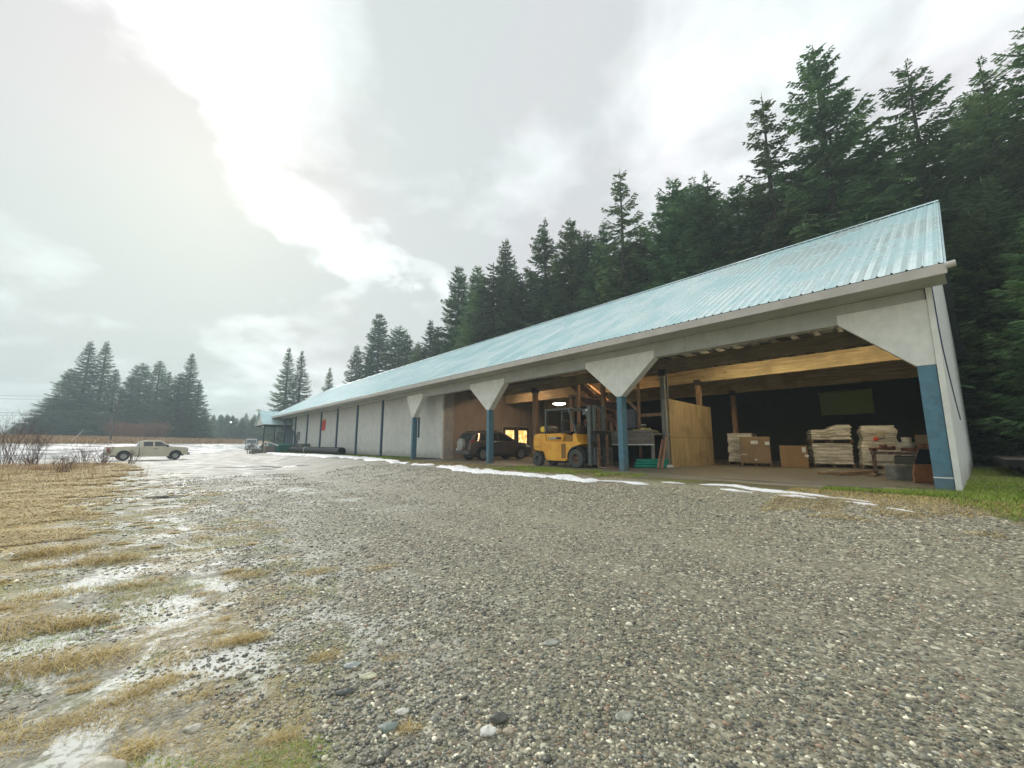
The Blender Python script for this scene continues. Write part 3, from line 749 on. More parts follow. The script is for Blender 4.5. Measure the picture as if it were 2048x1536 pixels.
# near gable wall
mb = MB()
pr = [(0.0,.35),(14,.35),(14,5.50),(7,9.57),(0.0,5.52),(0.0,.35)][:-1]
pr = [(0.0,.35),(14,.35),(14,5.53),(7,9.58),(-0.0,5.53)]
mb.poly([(x, y, z) for x in (0.0, .09) for y, z in pr], [(4,3,2,1,0),(5,6,7,8,9)]+[(i, (i+1) % 5, (i+1) % 5+5, i+5) for i in range(5)])
ew = mb.build("end_wall", m_whitey, barn)
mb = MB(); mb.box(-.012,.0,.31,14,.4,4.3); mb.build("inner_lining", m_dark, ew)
mb = MB(); mb.box(.0,.095,-.06,0.0,.4,4.84); mb.build("corner_board", m_plainw, ew)
mb = MB(); mb.tube([(.10,.06,4.9),(.10,.35,4.0),(.10,.8,3.6),(.10,1.6,3.3),(.10,3.4,2.7),(.10,5.4,2.2)], .012, 6); mb.build("cable", M("blue_cable", (.03,.04,.16), .5), ew)
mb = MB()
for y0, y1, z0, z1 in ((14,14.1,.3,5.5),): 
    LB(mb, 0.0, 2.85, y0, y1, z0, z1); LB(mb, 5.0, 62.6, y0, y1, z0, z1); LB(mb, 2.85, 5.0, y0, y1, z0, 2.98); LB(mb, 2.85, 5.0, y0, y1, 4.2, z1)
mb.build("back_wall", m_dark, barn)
mb = MB(); mb.box(-62.72,-62.6,1.25,14,.3,5.2); mb.poly([(-62.66,.8,5.2),(-62.66,14,5.2),(-62.66,7,9.5)], [(0,1,2)]); mb.build("far_end_wall", m_white, barn)
mw_, nt, b = newmat("olive_translucent_panel")
nt.put(b.inputs['Base Color'], (.42,.48,.18)); b.inputs['Roughness'].default_value = .6
tl_ = nt.new('ShaderNodeBsdfTranslucent', {'Color': (.75,.85,.35,1)})
mx_ = nt.new('ShaderNodeMixShader', {0: .6, 1: b.outputs[0], 2: tl_.outputs[0]})
mw_.node_tree.links.new(mx_.outputs[0], [q for q in mw_.node_tree.nodes if q.type == 'OUTPUT_MATERIAL'][0].inputs[0])
mb = MB(); LB(mb, 2.86, 4.99, 14.03, 14.05, 2.99, 4.19); mb.build("window_panel", mw_, barn)
# loft joists and deck
mb = MB()
for i in range(36): LB(mb, .3+i*.6, .35+i*.6, .30, 13.9, 4.93, 5.12)
mb.build("joists", M("joist_wood", (.26,.24,.19), .8), barn)
mb = MB(); LB(mb, .01, 21.79, .31, 13.99, 5.12, 5.14); mb.build("loft_deck", M("loft_boards", (.055,.06,.05), .9, .3, 2), barn)
m_beam2 = wood("grey_glulam_beam", (.16,.125,.08), (.32,.26,.175), 0)
for n0, z0, mt in ((3.36, 4.44, m_beam2), (6.42, 4.32, m_beam), (10.4, 4.15, m_beam)):
    mb = MB(); LB(mb, .03, 21.77, n0, n0+.17, z0, 4.925); mb.build("beam", mt, barn, bevel=.006)
def ipost(d, n, z1, w=.2, mt=None, cap=True):
    mb = MB(); LB(mb, d-w/2, d+w/2, n-w/2, n+w/2, .5, z1); p = mb.build("inner_post", mt or m_post, barn, bevel=.008)
    if cap:
        mb = MB(); LB(mb, d-w/2-.05, d+w/2+.05, n-w/2-.03, n+w/2+.03, z1-.12, z1+.14); mb.build("post_cap", M("steel_bracket", (.04,.035,.03), .6), p)
ipost(7.97, 3.32, 4.40, .19, m_greyv); ipost(7.95, 6.48, 4.30, .2); ipost(7.95, 10.5, 4.14, .2)
ipost(15.6, 3.42, 4.42, .24); ipost(15.6, 6.5, 4.3, .2); ipost(12.55, 3.42, 4.42, .13, None, False); ipost(11.05, 3.42, 4.42, .17, None, False)
ipost(9.2, 3.42, 4.42, .10, None, False); ipost(15.6, 10.5, 4.14, .2); ipost(13.2, 6.4, 4.3, .2)
mb = MB(); mb.bar((-10.3,3.42,3.95), (-9.25,3.42,2.95), .09, .12); mb.bar((-9.15,3.42,2.72), (-8.07,3.42,2.72), .05, .13); mb.build("brace", m_post, barn)
# plywood partition
mb = MB(); mb.poly([(x, y, z) for x in (-7.86, -7.83) for y, z in ((3.43,.52),(7.35,.52),(7.35,3.22),(6.4,3.22),(3.43,3.34))], [(4,3,2,1,0),(5,6,7,8,9)]+[(i, (i+1) % 5, (i+1) % 5+5, i+5) for i in range(5)])
pt = mb.build("plywood_partition", m_ply, barn)
mb = MB(); mb.box(-7.829,-7.826,3.44,7.34,1.765,1.777); mb.build("seam", m_dark, pt)
mb = MB(); mb.box(-7.88,-7.81,3.36,3.42,3.3,4.42); mb.build("white_batten", m_greyv, pt)
# cross-gabled porch at the far end
pw0, pw1, pn = 58.5, 63.9, -2.0
pm = (pw0+pw1)/2
V1, F1 = [], []
mb = MB(); mb.poly([(-pw0+.15,pn-.25,3.95),(-pw0+.15,1.2,3.95),(-pm,1.2,5.80),(-pm,pn-.25,5.80),(-pw1-.15,pn-.25,3.95),(-pw1-.15,1.2,3.95)], [(0,1,2,3),(3,2,5,4)])
pr = mb.build("porch_roof", m_roof, barn); s_ = pr.modifiers.new("thick", "SOLIDIFY"); s_.thickness = .06
mb = MB(); mb.prism([(-pw0,3.93),(-pw1,3.93),(-pm,5.70)], pn-.02, pn+.08); mb.build("porch_gable", m_plainw, barn)
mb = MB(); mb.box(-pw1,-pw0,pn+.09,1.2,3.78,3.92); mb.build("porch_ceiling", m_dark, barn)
for d in (58.7,): mb = MB(); LB(mb, d-.07, d+.07, pn, pn+.14, -.2, 3.78); mb.build("porch_post", m_dblue, barn)
mb = MB(); mb.bar((-58.7, pn+.1, 3.6), (-60.3, pn+.1, 3.75), .06, .1); mb.build("porch_bracket", m_plainw, barn)
# conduit box beside the third big post, meter box and door on the long wall
mb = MB(); LB(mb, 23.05, 23.14, .31, .40, 1.9, 3.2); mb.build("downpipe", m_dblue, barn)
mb = MB(); LB(mb, 54.8, 56.0, 1.16, 1.245, 1.93, 3.0); mb.build("meter_box", M("grey_enamel", (.20,.20,.18), .5), barn, bevel=.01)
# floor
mb = MB(); LB(mb, .1, 21.8, -.55, 14, .40, .572); mb.poly([], []); fl = mb.build("barn_floor", m_conc); fl.location = CO; fl.rotation_euler = (0,0,RZ); tag(fl, kind='structure')
mb = MB(); mb.poly([(-7.4,-1.62,.40),(-1.9,-1.35,.40),(-1.9,-.54,.40),(-7.4,-.54,.40),(-7.3,-1.5,.556),(-2.0,-1.2,.556),(-2.0,-.545,.562),(-7.3,-.545,.562)], [(4,5,6,7),(0,1,5,4),(1,2,6,5),(3,0,4,7)])
ap = mb.build("concrete_apron", m_conc); ap.location = CO; ap.rotation_euler = (0,0,RZ); tag(ap, kind='structure')

# ------------------------------------------------------------------ things fixed or hung but separate
def at(o, d, n, z=0, rz=0.0):
    o.location = W(d, n, z); o.rotation_euler = (0, 0, RZ+rz); return o
mban = M("orange_red_banner", (.75,.055,.03), .5, .1, 3)
t = thing("sign", "small orange-red sign with a yellow top edge on the white barn wall", "sign", W(45.75, 1.235, 0), RZ)
mb = MB(); mb.box(-.75,.75,-.03,.0,2.92,3.98); mb.build("board", mban, t)
mb = MB(); mb.box(-.62,.75,-.034,-.004,3.985,4.13); mb.build("yellow_strip", M("yellow_strip_paint", (.80,.42,.06), .5), t)
mb = MB()
for k in range(4): mb.box(-.5,.5,-.036,-.031,3.12+k*.19,3.22+k*.19)
mb.build("lettering", M("dark_red_ink", (.50,.02,.02), .5), t)
# lamps
m_lamp = emis("lamp_glow", (1.0,.97,.80), 9)
t = thing("ceiling_lamp", "round glowing ceiling lamp hanging above the forklift", "lamp", W(16.9, 6.8, 4.08), RZ)
mb = MB(); mb.lathe([(.02,.12),(.16,.10),(.36,.04),(.42,-.02),(.41,-.05)], 20); mb.lathe([(.02,.12),(.02,.7)], 8); mb.build("shade", M("lamp_enamel", (.25,.25,.2), .4), t, smooth=40)
mb = MB(); mb.lathe([(.405,-.045),(.36,-.10),(.2,-.14),(.0,-.15)], 20); mb.build("diffuser", m_lamp, t, smooth=40)
def tubelight(d, n, z, L, col, e, label):
    t = thing("strip_light", label, "light", W(d, n, z), RZ, "strip lights hidden between the barn beams")
    mb = MB(); mb.box(-L/2,L/2,-.08,.08,0,.06); mb.build("housing", M("strip_housing", (.5,.5,.5), .4), t)
    mb = MB(); mb.tube([(-L/2+.03,-.04,-.02),(L/2-.03,-.04,-.02)], .015, 8); mb.tube([(-L/2+.03,.04,-.02),(L/2-.03,.04,-.02)], .015, 8)
    mb.build("tube", emis("tube_glow_%d" % int(d*10), col, e), t, smooth=60)
tubelight(5.4, 4.35, 4.85, 2.4, (1,.86,.55), 60, "strip light behind the beam above the cardboard crate")
tubelight(1.9, 4.35, 4.85, 2.4, (1,.86,.55), 52, "strip light behind the beam above the shrink-wrapped pallets")
tubelight(12.2, 4.5, 4.85, 2.4, (1,.66,.36), 40, "warm strip light behind the beam above the forklift")
tubelight(18.6, 4.5, 4.85, 2.0, (1,.74,.50), 85, "strip light behind the beam above the parked car")
# ------------------------------------------------------------------ vehicles
def arc(cx, cz, r, a0, a1, k=9): return [(cx+r*math.cos(R(a0+(a1-a0)*i/(k-1))), cz+r*math.sin(R(a0+(a1-a0)*i/(k-1)))) for i in range(k)]
def shell(prof, hw, fy, cx=(), cz=(), y0=None):
    bm = bmesh.new()
    L = [bm.verts.new((x, -hw, z)) for x, z in prof]; Rr = [bm.verts.new((x, hw, z)) for x, z in prof]
    n = len(prof)
    bm.faces.new(L); bm.faces.new(Rr[::-1])
    for i in range(n): bm.faces.new((L[i], L[(i+1) % n], Rr[(i+1) % n], Rr[i]))
    for c in cx: bmesh.ops.bisect_plane(bm, geom=bm.verts[:]+bm.edges[:]+bm.faces[:], plane_co=(c,0,0), plane_no=(1,0,0))
    for c in cz: bmesh.ops.bisect_plane(bm, geom=bm.verts[:]+bm.edges[:]+bm.faces[:], plane_co=(0,0,c), plane_no=(0,0,1))
    for v in bm.verts: v.co.y *= fy(v.co.x, v.co.z)
    bmesh.ops.recalc_face_normals(bm, faces=bm.faces)
    return bm
def bobj(name, bm, mat, parent, smooth=30, bevel=0):
    me = bpy.data.meshes.new(name); bm.to_mesh(me); bm.free()
    if smooth: me.shade_smooth(); me.set_sharp_from_angle(angle=R(smooth))
    return link(name, me, mat, parent, bevel)
def sidepanel(name, poly, hw, fy, off, mat, parent, side, thick=.012):
    """thin panel following the body side (side = -1 right / +1 left)"""
    bm = bmesh.new()
    vs = [bm.verts.new((x, 0, z)) for x, z in poly]; bm.faces.new(vs)
    xs = [p[0] for p in poly]; zs = [p[1] for p in poly]
    for k in range(1, 4):
        c = min(xs)+(max(xs)-min(xs))*k/4; bmesh.ops.bisect_plane(bm, geom=bm.verts[:]+bm.edges[:]+bm.faces[:], plane_co=(c,0,0), plane_no=(1,0,0))
    for k in range(1, 3):
        c = min(zs)+(max(zs)-min(zs))*k/3; bmesh.ops.bisect_plane(bm, geom=bm.verts[:]+bm.edges[:]+bm.faces[:], plane_co=(0,0,c), plane_no=(0,0,1))
    for v in bm.verts: v.co.y = side*(hw*fy(v.co.x, v.co.z)+off)
    r = bmesh.ops.extrude_face_region(bm, geom=bm.faces[:])
    for e in r['geom']:
        if isinstance(e, bmesh.types.BMVert): e.co.y -= side*thick
    bmesh.ops.recalc_face_normals(bm, faces=bm.faces)
    return bobj(name, bm, mat, parent, 30)
m_tyre = M("tyre_rubber", (.022,.022,.022), .8, .2, 8)
m_rubr = M("grey_tyre_rubber", (.075,.08,.075), .85, .25, 8)
m_alloy = M("alloy", (.42,.42,.42), .35, .1, 8, metal=.7)
m_black = M("black_plastic", (.02,.02,.02), .5)
m_chrome = M("chrome", (.60,.60,.60), .15, .05, 8, metal=1)
m_glass = glassy("car_glass")
m_redlamp = M("red_lamp_glass", (.45,.01,.01), .15)
m_hlamp = M("clear_lamp_glass", (.60,.60,.56), .1)
m_amber = M("amber_glass", (.5,.2,.03), .2)
m_plate = M("white_plate", (.60,.62,.60), .4, .15, 30)
RY = Matrix.Rotation(R(90), 4, 'X')     # lathe z -> -y
def wheel(name, x, y, r, w, rimr, parent, spokes=5, treads=0, rim=m_alloy, tyre=m_tyre, rimback=.0):
    """wheel with axis along y, outward side = sign(y)"""
    s = 1 if y > 0 else -1
    Mx = Matrix.Translation((x, y, r)) @ Matrix.Rotation(R(-90*s), 4, 'X')
    mb = MB(); mb.lathe([(rimr,-w/2),(r*.93,-w/2),(r,-w*.36),(r,w*.36),(r*.93,w/2),(rimr,w/2),(rimr*.97,w*.3),(rimr*.97,-w*.3)], 28, Mx, close=True)
    if treads:
        for i in range(treads):
            Tm = Mx @ Matrix.Rotation(2*math.pi*i/treads, 4, 'Z')
            mb.box(r-.02, r+.018, -.028, .028, 0 if i % 2 else -w*.47, w*.47 if i % 2 else 0, Tm)
            mb.box(r-.06, r+.006, -.02, .02, w*.40, w*.52, Tm)
    t = mb.build(name, tyre, parent, smooth=35)
    mb = MB(); mb.lathe([(.0,w*.18),(rimr*.25,w*.18),(rimr*.32,w*.02),(rimr*.80,-w*.02),(rimr*.86,w*.30),(rimr,w*.34),(rimr*.99,w*.1)], 28, Mx)
    for i in range(spokes):
        Tm = Mx @ Matrix.Rotation(2*math.pi*i/spokes, 4, 'Z')
        mb.box(rimr*.18, rimr*.9, -rimr*.11, rimr*.11, w*.02, w*.24, Tm)
    if not spokes:
        for i in range(6):
            Tm = Mx @ Matrix.Rotation(2*math.pi*i/6, 4, 'Z'); mb.box(rimr*.50, rimr*.60, -.016, .016, -.02*w, w*.14, Tm)
    mb.build("rim", rim, t, smooth=35)
    return t

# ---- forklift ----------------------------------------------------
m_yel = M("forklift_yellow", (.95,.42,.045), .45, .16, 3, bump=.05, streak=.35)
m_ygry = M("forklift_grey", (.10,.115,.11), .5, .15, 5)
m_yblk = M("forklift_black", (.022,.024,.022), .55, .2, 6)
m_rust = M("rusty_steel", (.16,.06,.035), .8, .4, 9, col2=(.26,.18,.13))
fk = thing("forklift", "yellow forklift with a grey overhead guard parked behind the blue post", "forklift", W(11.0, .97, .572), RZ)
# body frame / counterweight: x forward
fyk = lambda x, z: 1.0-(.10 if x < -1.45 else 0)-.04*max(0, (z-1.0))
cw = [(-1.70,.78),(-1.70,1.05),(-1.68,1.22),(-1.60,1.36),(-1.18,1.38),(-1.18,.72),(-1.22,.62),(-1.62,.66)]
bobj("counterweight", shell(cw, .60, fyk, (-1.5,), (1.1,)), m_yel, fk, 30, .03)
body = [(-1.17,.62),(-1.17,1.375),(-.93,1.37),(-.86,1.05),(-.60,1.04),(.62,1.03),(.64,1.34),(.80,1.34),(.90,1.02),(1.04,.95),(1.10,.93)] + arc(.80,.37,.47,100,185,8) + [(.22,.24),(-.78,.24),(-.88,.30),(-1.02,.62)]
bobj("body", shell(body, .60, lambda x, z: 1, (-.5,.0,.5), (.6,)), m_yel, fk, 30, .018)
mb = MB(); mb.prism([(-.92,1.36),(-.82,1.05),(.05,1.05),(.10,1.24),(-.05,1.37)], -.56, .56); mb.build("engine_hood", m_yel, fk, bevel=.02)
mb = MB(); mb.prism([(.10,1.05),(.62,1.05),(.62,1.28),(.2,1.28)], -.50, .50); mb.build("floor_plate", M("dirty_yellow", (.30,.15,.025), .6, .3, 6), fk)
mb = MB(); mb.prism([(.02,.36),(.02,.94),(.24,.94),(.24,.36)], -.615, -.601); mb.build("step_recess_shade", M("shadowed_yellow", (.24,.12,.02), .6), fk)  # flat plate in darker yellow, shade of a step recess painted in
mb = MB(); mb.prism([(-.72,1.13),(-.72,1.21),(.0,1.21),(.0,1.13)], -.612, -.60); dc = mb.build("decal", m_yblk, fk)
def text_mesh(s, size, mat, parent, loc, rot, name="lettering", ext=.001):
    cu = bpy.data.curves.new("lettering", 'FONT'); cu.body = s; cu.size = size; cu.extrude = ext; cu.align_x = 'CENTER'; cu.align_y = 'CENTER'
    ob = bpy.data.objects.new("tmp", cu); COL.objects.link(ob)
    dg = bpy.context.evaluated_depsgraph_get(); me = bpy.data.meshes.new_from_object(ob.evaluated_get(dg))
    bpy.data.objects.remove(ob); me.name = name
    return link(name, me, mat, parent, loc=loc, rot=rot)
mb = MB(); mb.box(-.68,-.26,-.616,-.612,1.135,1.205); mb.build("name_strip", m_plate, dc)
text_mesh("CATERPILLAR", .062, m_yblk, dc, (-.47,-.618,1.17), (R(90),0,0))
mb = MB(); mb.bar((-1.34,-.615,1.02), (-1.34,-.615,1.37), .006, .012) if False else None
mb.box(-1.69,-1.2,-.606,-.600,.80,.815); mb.build("seam", m_yblk, fk)
gd = MB()
for s in (-.52, .52):
    gd.bar((-.93,s,1.36), (-.90,s,2.36), .07, .10); gd.bar((.78,s,1.30), (.40,s,2.36), .06, .09)
    gd.bar((-.98,s,2.38), (.52,s,2.38), .07, .07)
for x in (-.95,-.68,-.42,-.16,.10,.36,.50): gd.bar((x,-.5,2.385), (x,.5,2.385), .05, .03)
gd.bar((.50,-.52,2.35), (.95,-.3,2.33), .03, .03)
gd.build("overhead_guard", m_ygry, fk, bevel=.006)
st = MB(); st.prism([(-.25,1.36),(.22,1.36),(.25,1.46),(-.20,1.48)], -.24, .24); st.prism([(-.30,1.40),(-.16,1.42),(-.24,1.92),(-.34,1.92)], -.22, .22); st.build("seat", m_black, fk, bevel=.03)
mb = MB(); mb.lathe([(.0,-.42),(.13,-.40),(.155,-.33),(.155,.33),(.13,.40),(.0,.42)], 18, Matrix.Translation((-1.18, .0, 1.56)) @ Matrix.Rotation(R(90),4,'X')); mb.build("gas_tank", M("tank_grey", (.20,.20,.18), .4), fk, smooth=40)
mb = MB(); mb.lathe([(.0,-.03),(.10,-.025),(.13,.0),(.13,.03),(.0,.035)], 18, Matrix.Translation((-1.18,-.45,1.56)) @ Matrix.Rotation(R(90),4,'X')); mb.build("tank_cap", M("tank_yellow", (.75,.50,.03), .4), fk, smooth=40)
mb = MB(); mb.tube([(-1.32,-.1,1.38),(-1.32,-.1,2.02)], .03, 8); mb.build("exhaust_pipe", m_alloy, fk)
mb = MB(); mb.tube([(.62,0,1.28),(.52,0,1.72)], .025, 8)
Ms = Matrix.Translation((.50,0,1.74)) @ Matrix.Rotation(R(-25),4,'Y'); mb.lathe([(.17+.014*math.cos(R(a)),.014*math.sin(R(a))) for a in range(0,360,60)], 20, Ms, close=True); mb.build("steering_wheel", m_black, fk, smooth=40)
mb = MB(); mb.prism([(.64,1.30),(.80,1.30),(.88,1.62),(.76,1.66),(.66,1.5)], -.45, .45); mb.build("dashboard", M("dash_brown", (.07,.045,.035), .6), fk, bevel=.02)
for x in (-.15, .05): pass
mb = MB(); mb.tube([(.70,.1,1.6),(.66,.1,1.85)], .012, 6); mb.tube([(.70,.2,1.6),(.68,.2,1.85)], .012, 6); mb.build("levers", m_black, fk)
wheel("rear_wheel", -1.44, -.46, .275, .22, .15, fk, 0, 18, m_ygry, m_rubr); wheel("rear_wheel", -1.44, .46, .275, .22, .15, fk, 0, 18, m_ygry, m_rubr)
wheel("front_wheel", .80, -.52, .365, .28, .19, fk, 0, 24, m_rust, m_rubr); wheel("front_wheel", .80, .52, .365, .28, .19, fk, 0, 24, m_rust, m_rubr)
mb = MB(); mb.prism([(x, z) for x, z in arc(.80,.37,.47,0,180,12)] + [(x, z) for x, z in arc(.80,.37,.43,180,0,12)], -.62, -.38); mb.prism([(x, z) for x, z in arc(.80,.37,.47,0,180,12)] + [(x, z) for x, z in arc(.80,.37,.43,180,0,12)], .38, .62); mb.build("fender", m_yblk, fk)
mb = MB(); mb.box(-1.0,.9,-.35,.35,.16,.30); mb.build("chassis", m_yblk, fk)
mst_ = MB()
for s in (-.42, .42):
    mst_.box(1.28,1.44,s-.06,s+.06,.10,2.42); mst_.box(1.45,1.56,s*.72-.06,s*.72+.06,.14,2.44)
for z in (.35, 1.4, 2.34): mst_.box(1.32,1.42,-.4,.4,z,z+.08)
ms = mst_.build("mast", m_ygry, fk, bevel=.006)
mb = MB(); mb.tube([(1.38,-.24,.2),(1.38,-.24,2.2)], .035, 8); mb.tube([(1.38,.24,.2),(1.38,.24,2.2)], .035, 8); mb.tube([(1.28,-.30,.9),(1.28,-.30,2.05)], .02, 8); mb.build("lift_cylinders", m_yblk, ms, smooth=40)
mb = MB(); mb.box(1.475,1.50,-.10,-.04,.3,2.3); mb.box(1.475,1.50,.04,.10,.3,2.3); mb.build("lift_chain", m_rust, ms)
mb = MB(); mb.box(1.288,1.299,-.47,-.38,1.42,1.60); mb.box(1.288,1.299,-.47,-.38,1.68,1.74); mb.box(1.30,1.40,-.469,-.466,1.40,1.62); mb.box(1.30,1.40,-.469,-.466,1.68,1.78); mb.build("white_decals", m_plate, ms)
mb = MB(); mb.prism([(1.05,2.08),(1.30,2.08),(1.30,2.30),(1.12,2.32)], -.50, -.36); wl_ = mb.build("work_light", m_ygry, ms, bevel=.01)
mb = MB(); mb.box(1.24,1.34,-.505,-.50,2.22,2.30); mb.build("lens", m_hlamp, wl_)
cg = MB()
for z in (.92, 1.28): cg.box(1.58,1.63,-.62,.62,z,z+.08)
for i in range(15): cg.box(1.60,1.64,-.62+i*.0857,-.59+i*.0857,.88,1.40)
cg.box(1.58,1.64,-.62,.62,1.38,1.43); cg.box(1.56,1.66,-.62,.62,.80,.90)
cg.build("load_backrest", m_yblk, ms)
for s in (-.30, .25):
    mb = MB(); mb.box(1.64,1.69,s-.065,s+.065,.03,1.30); mb.prism([(1.64,.02),(2.75,.02),(2.75,.03),(1.69,.075),(1.64,.075)], s-.065, s+.065); mb.build("fork", m_rust, ms)

# ---- SUV --------------------------------------------------------
m_suv = M("brown_grey_car_paint", (.105,.082,.072), .25, .08, 3)
m_suv.node_tree.nodes['Principled BSDF'].inputs['Coat Weight'].default_value = .6
suv = thing("parked_car", "dark grey-brown car with a spare wheel on its tailgate parked in the barn", "car", Vector((-1.06, 25.0, .572)), R(35))
fys = lambda x, z: (1-.10*max(0, abs(x)-1.55)**1.5*2.2)*(1-.055*max(0, z-.75))*(1-.05*max(0, .45-z))
lower = [(-2.12,.42),(-2.16,.70),(-2.10,.98),(-2.02,1.06),(1.0,1.06),(1.75,.98),(2.12,.84),(2.24,.62),(2.22,.38),(2.08,.26)] + [(1.79,.26)] + arc(1.34,.36,.44,-12,192,11) + [(.85,.24),(-.85,.24)] + arc(-1.32,.36,.44,-12,192,11) + [(-1.82,.30)]
bobj("body", shell(lower, .90, fys, (-1.9,-1.6,-.5,.5,1.6,1.9), (.45,.75,.95)), m_suv, suv, 32, .03)
fyg = lambda x, z: (1-.26*max(0, z-1.0))*(1-.08*max(0, abs(x+.4)-1.2))
green = [(-2.06,1.05),(-1.98,1.32),(-1.84,1.56),(-1.62,1.635),(-.6,1.67),(-.1,1.655),(.22,1.58),(1.10,1.05)]
cb = bobj("cabin", shell(green, .865, fyg, (-1.5,-.6,.2), (1.2,1.4,1.6)), m_suv, suv, 32, .03)
for s in (-1, 1):
    sidepanel("side_window", [(-1.86,1.12),(-1.80,1.34),(-1.66,1.52),(-1.18,1.54),(-1.12,1.12)], .865, fyg, .004, m_glass, cb, s)
    sidepanel("side_window", [(-1.06,1.12),(-1.12,1.54),(-.34,1.56),(-.30,1.12)], .865, fyg, .004, m_glass, cb, s)
    sidepanel("side_window", [(-.24,1.12),(-.28,1.56),(.14,1.50),(.80,1.14),(.78,1.12)], .865, fyg, .004, m_glass, cb, s)
    sidepanel("door_seam", [(-.30,.35),(-.30,1.05),(-.285,1.05),(-.285,.35)], .90, fys, .003, m_black, suv, s)
    sidepanel("sill_trim", [(-.82,.25),(-.82,.36),(.84,.36),(.84,.25)], .90, fys, .012, m_black, suv, s)
    sidepanel("tail_lamp", [(-2.10,.92),(-2.06,1.16),(-1.88,1.14),(-1.92,.94)], .885, fys, .008, m_redlamp, suv, s)
    sidepanel("headlamp", [(1.78,.76),(1.70,.90),(2.02,.84),(2.14,.74)], .90, fys, .008, m_hlamp, suv, s)
    for xh in (-.45, .65):
        mb = MB(); mb.box(xh-.09,xh+.09,s*.885,s*.91,.90,.935); mb.build("door_handle", m_suv, suv)
    mb = MB(); mb.box(.72,.88,s*.90,s*1.06,1.05,1.20); mb.build("wing_mirror", m_suv, suv, bevel=.03)
    mb = MB(); mb.bar((-1.6,s*.68,1.67), (-.2,s*.68,1.70), .04, .04); mb.build("roof_rail", m_black, suv)
    wheel("wheel", 1.34, s*.80, .36, .22, .235, suv, 5); wheel("wheel", -1.32, s*.80, .36, .22, .235, suv, 5)
mb = MB(); mb.poly([(-2.055,-.70,1.12),(-2.055,.70,1.12),(-1.86,.62,1.54),(-1.86,-.62,1.54)], [(0,1,2,3)]); rw = mb.build("rear_window", m_glass, cb); rw.modifiers.new("t", "SOLIDIFY").thickness = .02; rw.location = (-.012,0,.0)
mb = MB(); mb.poly([(1.05,-.74,1.09),(1.05,.74,1.09),(.26,.66,1.555),(.26,-.66,1.555)], [(0,1,2,3)]); ws = mb.build("windscreen", m_glass, cb); ws.location = (.012,0,.01); ws.modifiers.new("t", "SOLIDIFY").thickness = .01
mb = MB(); mb.prism([(-2.30,.36),(-2.30,.56),(-2.12,.60),(-2.10,.34)], -.86, .86); mb.build("rear_bumper", M("bumper_paint", (.085,.07,.062), .4), suv, bevel=.03)
mb = MB(); mb.lathe([(.0,.12),(.22,.115),(.34,.08),(.365,.02),(.36,-.12),(.0,-.12)], 26, Matrix.Translation((-2.30,-.02,.88)) @ Matrix.Rotation(R(-90),4,'Y')); mb.build("spare_wheel_cover", M("cover_silver", (.33,.31,.29), .35, .1, 3), suv, smooth=40)
mb = MB(); mb.box(-2.215,-2.20,.40,.72,.55,.70); mb.build("licence_plate", m_plate, suv)
mb = MB(); mb.box(-1.8,1.95,-.66,.66,.20,.95); mb.build("underbody", m_black, suv)

# ---- pickup ------------------------------------------------------
m_pick = M("champagne_car_paint", (.58,.54,.41), .3, .05, 2)
m_pick.node_tree.nodes['Principled BSDF'].inputs['Coat Weight'].default_value = .4
pk = thing("pickup_truck", "champagne extended-cab pickup truck parked behind the dry weeds", "pickup truck", (-34.4, 39.0, 0.02), R(49))
fyp = lambda x, z: (1-.05*max(0, abs(x)-2.3)**1.3*2)*(1-.04*max(0, z-.9))*(1-.05*max(0, .6-z))
hw = .97
cabp = [(-.72,.33),(-.72,1.23),(1.42,1.25),(1.55,1.245),(2.35,1.20),(2.72,1.14),(2.88,1.04),(2.90,.60),(2.74,.46)] + arc(1.93,.42,.50,8,184,11) + [(1.38,.31)]
bobj("body", shell(cabp, hw, fyp, (0,.8,1.5,2.3,2.6), (.6,.8,1.0)), m_pick, pk, 32, .03)
bedp = [(-2.86,.50),(-2.88,1.24),(-.75,1.24),(-.75,.33),(-1.21,.35)] + arc(-1.72,.42,.50,-6,184,11) + [(-2.24,.46)]
bd = shell(bedp, hw, fyp, (-2.4,-1.2), (.7,.95)); 
bedo = bobj("bed", bd, m_pick, pk, 32, .02)
mb = MB(); mb.box(-2.80,-.80,-.82,.82,1.241,1.246); mb.build("bed_liner", m_black, bedo)
fyc = lambda x, z: (1-.24*max(0, z-1.12))
cab = [(-.74,1.20),(-.68,1.58),(-.54,1.76),(-.2,1.83),(.62,1.84),(.88,1.76),(1.52,1.22)]
cbo = bobj("cab", shell(cab, .93, fyc, (0,.6), (1.3,1.5,1.7)), m_pick, pk, 32, .03)
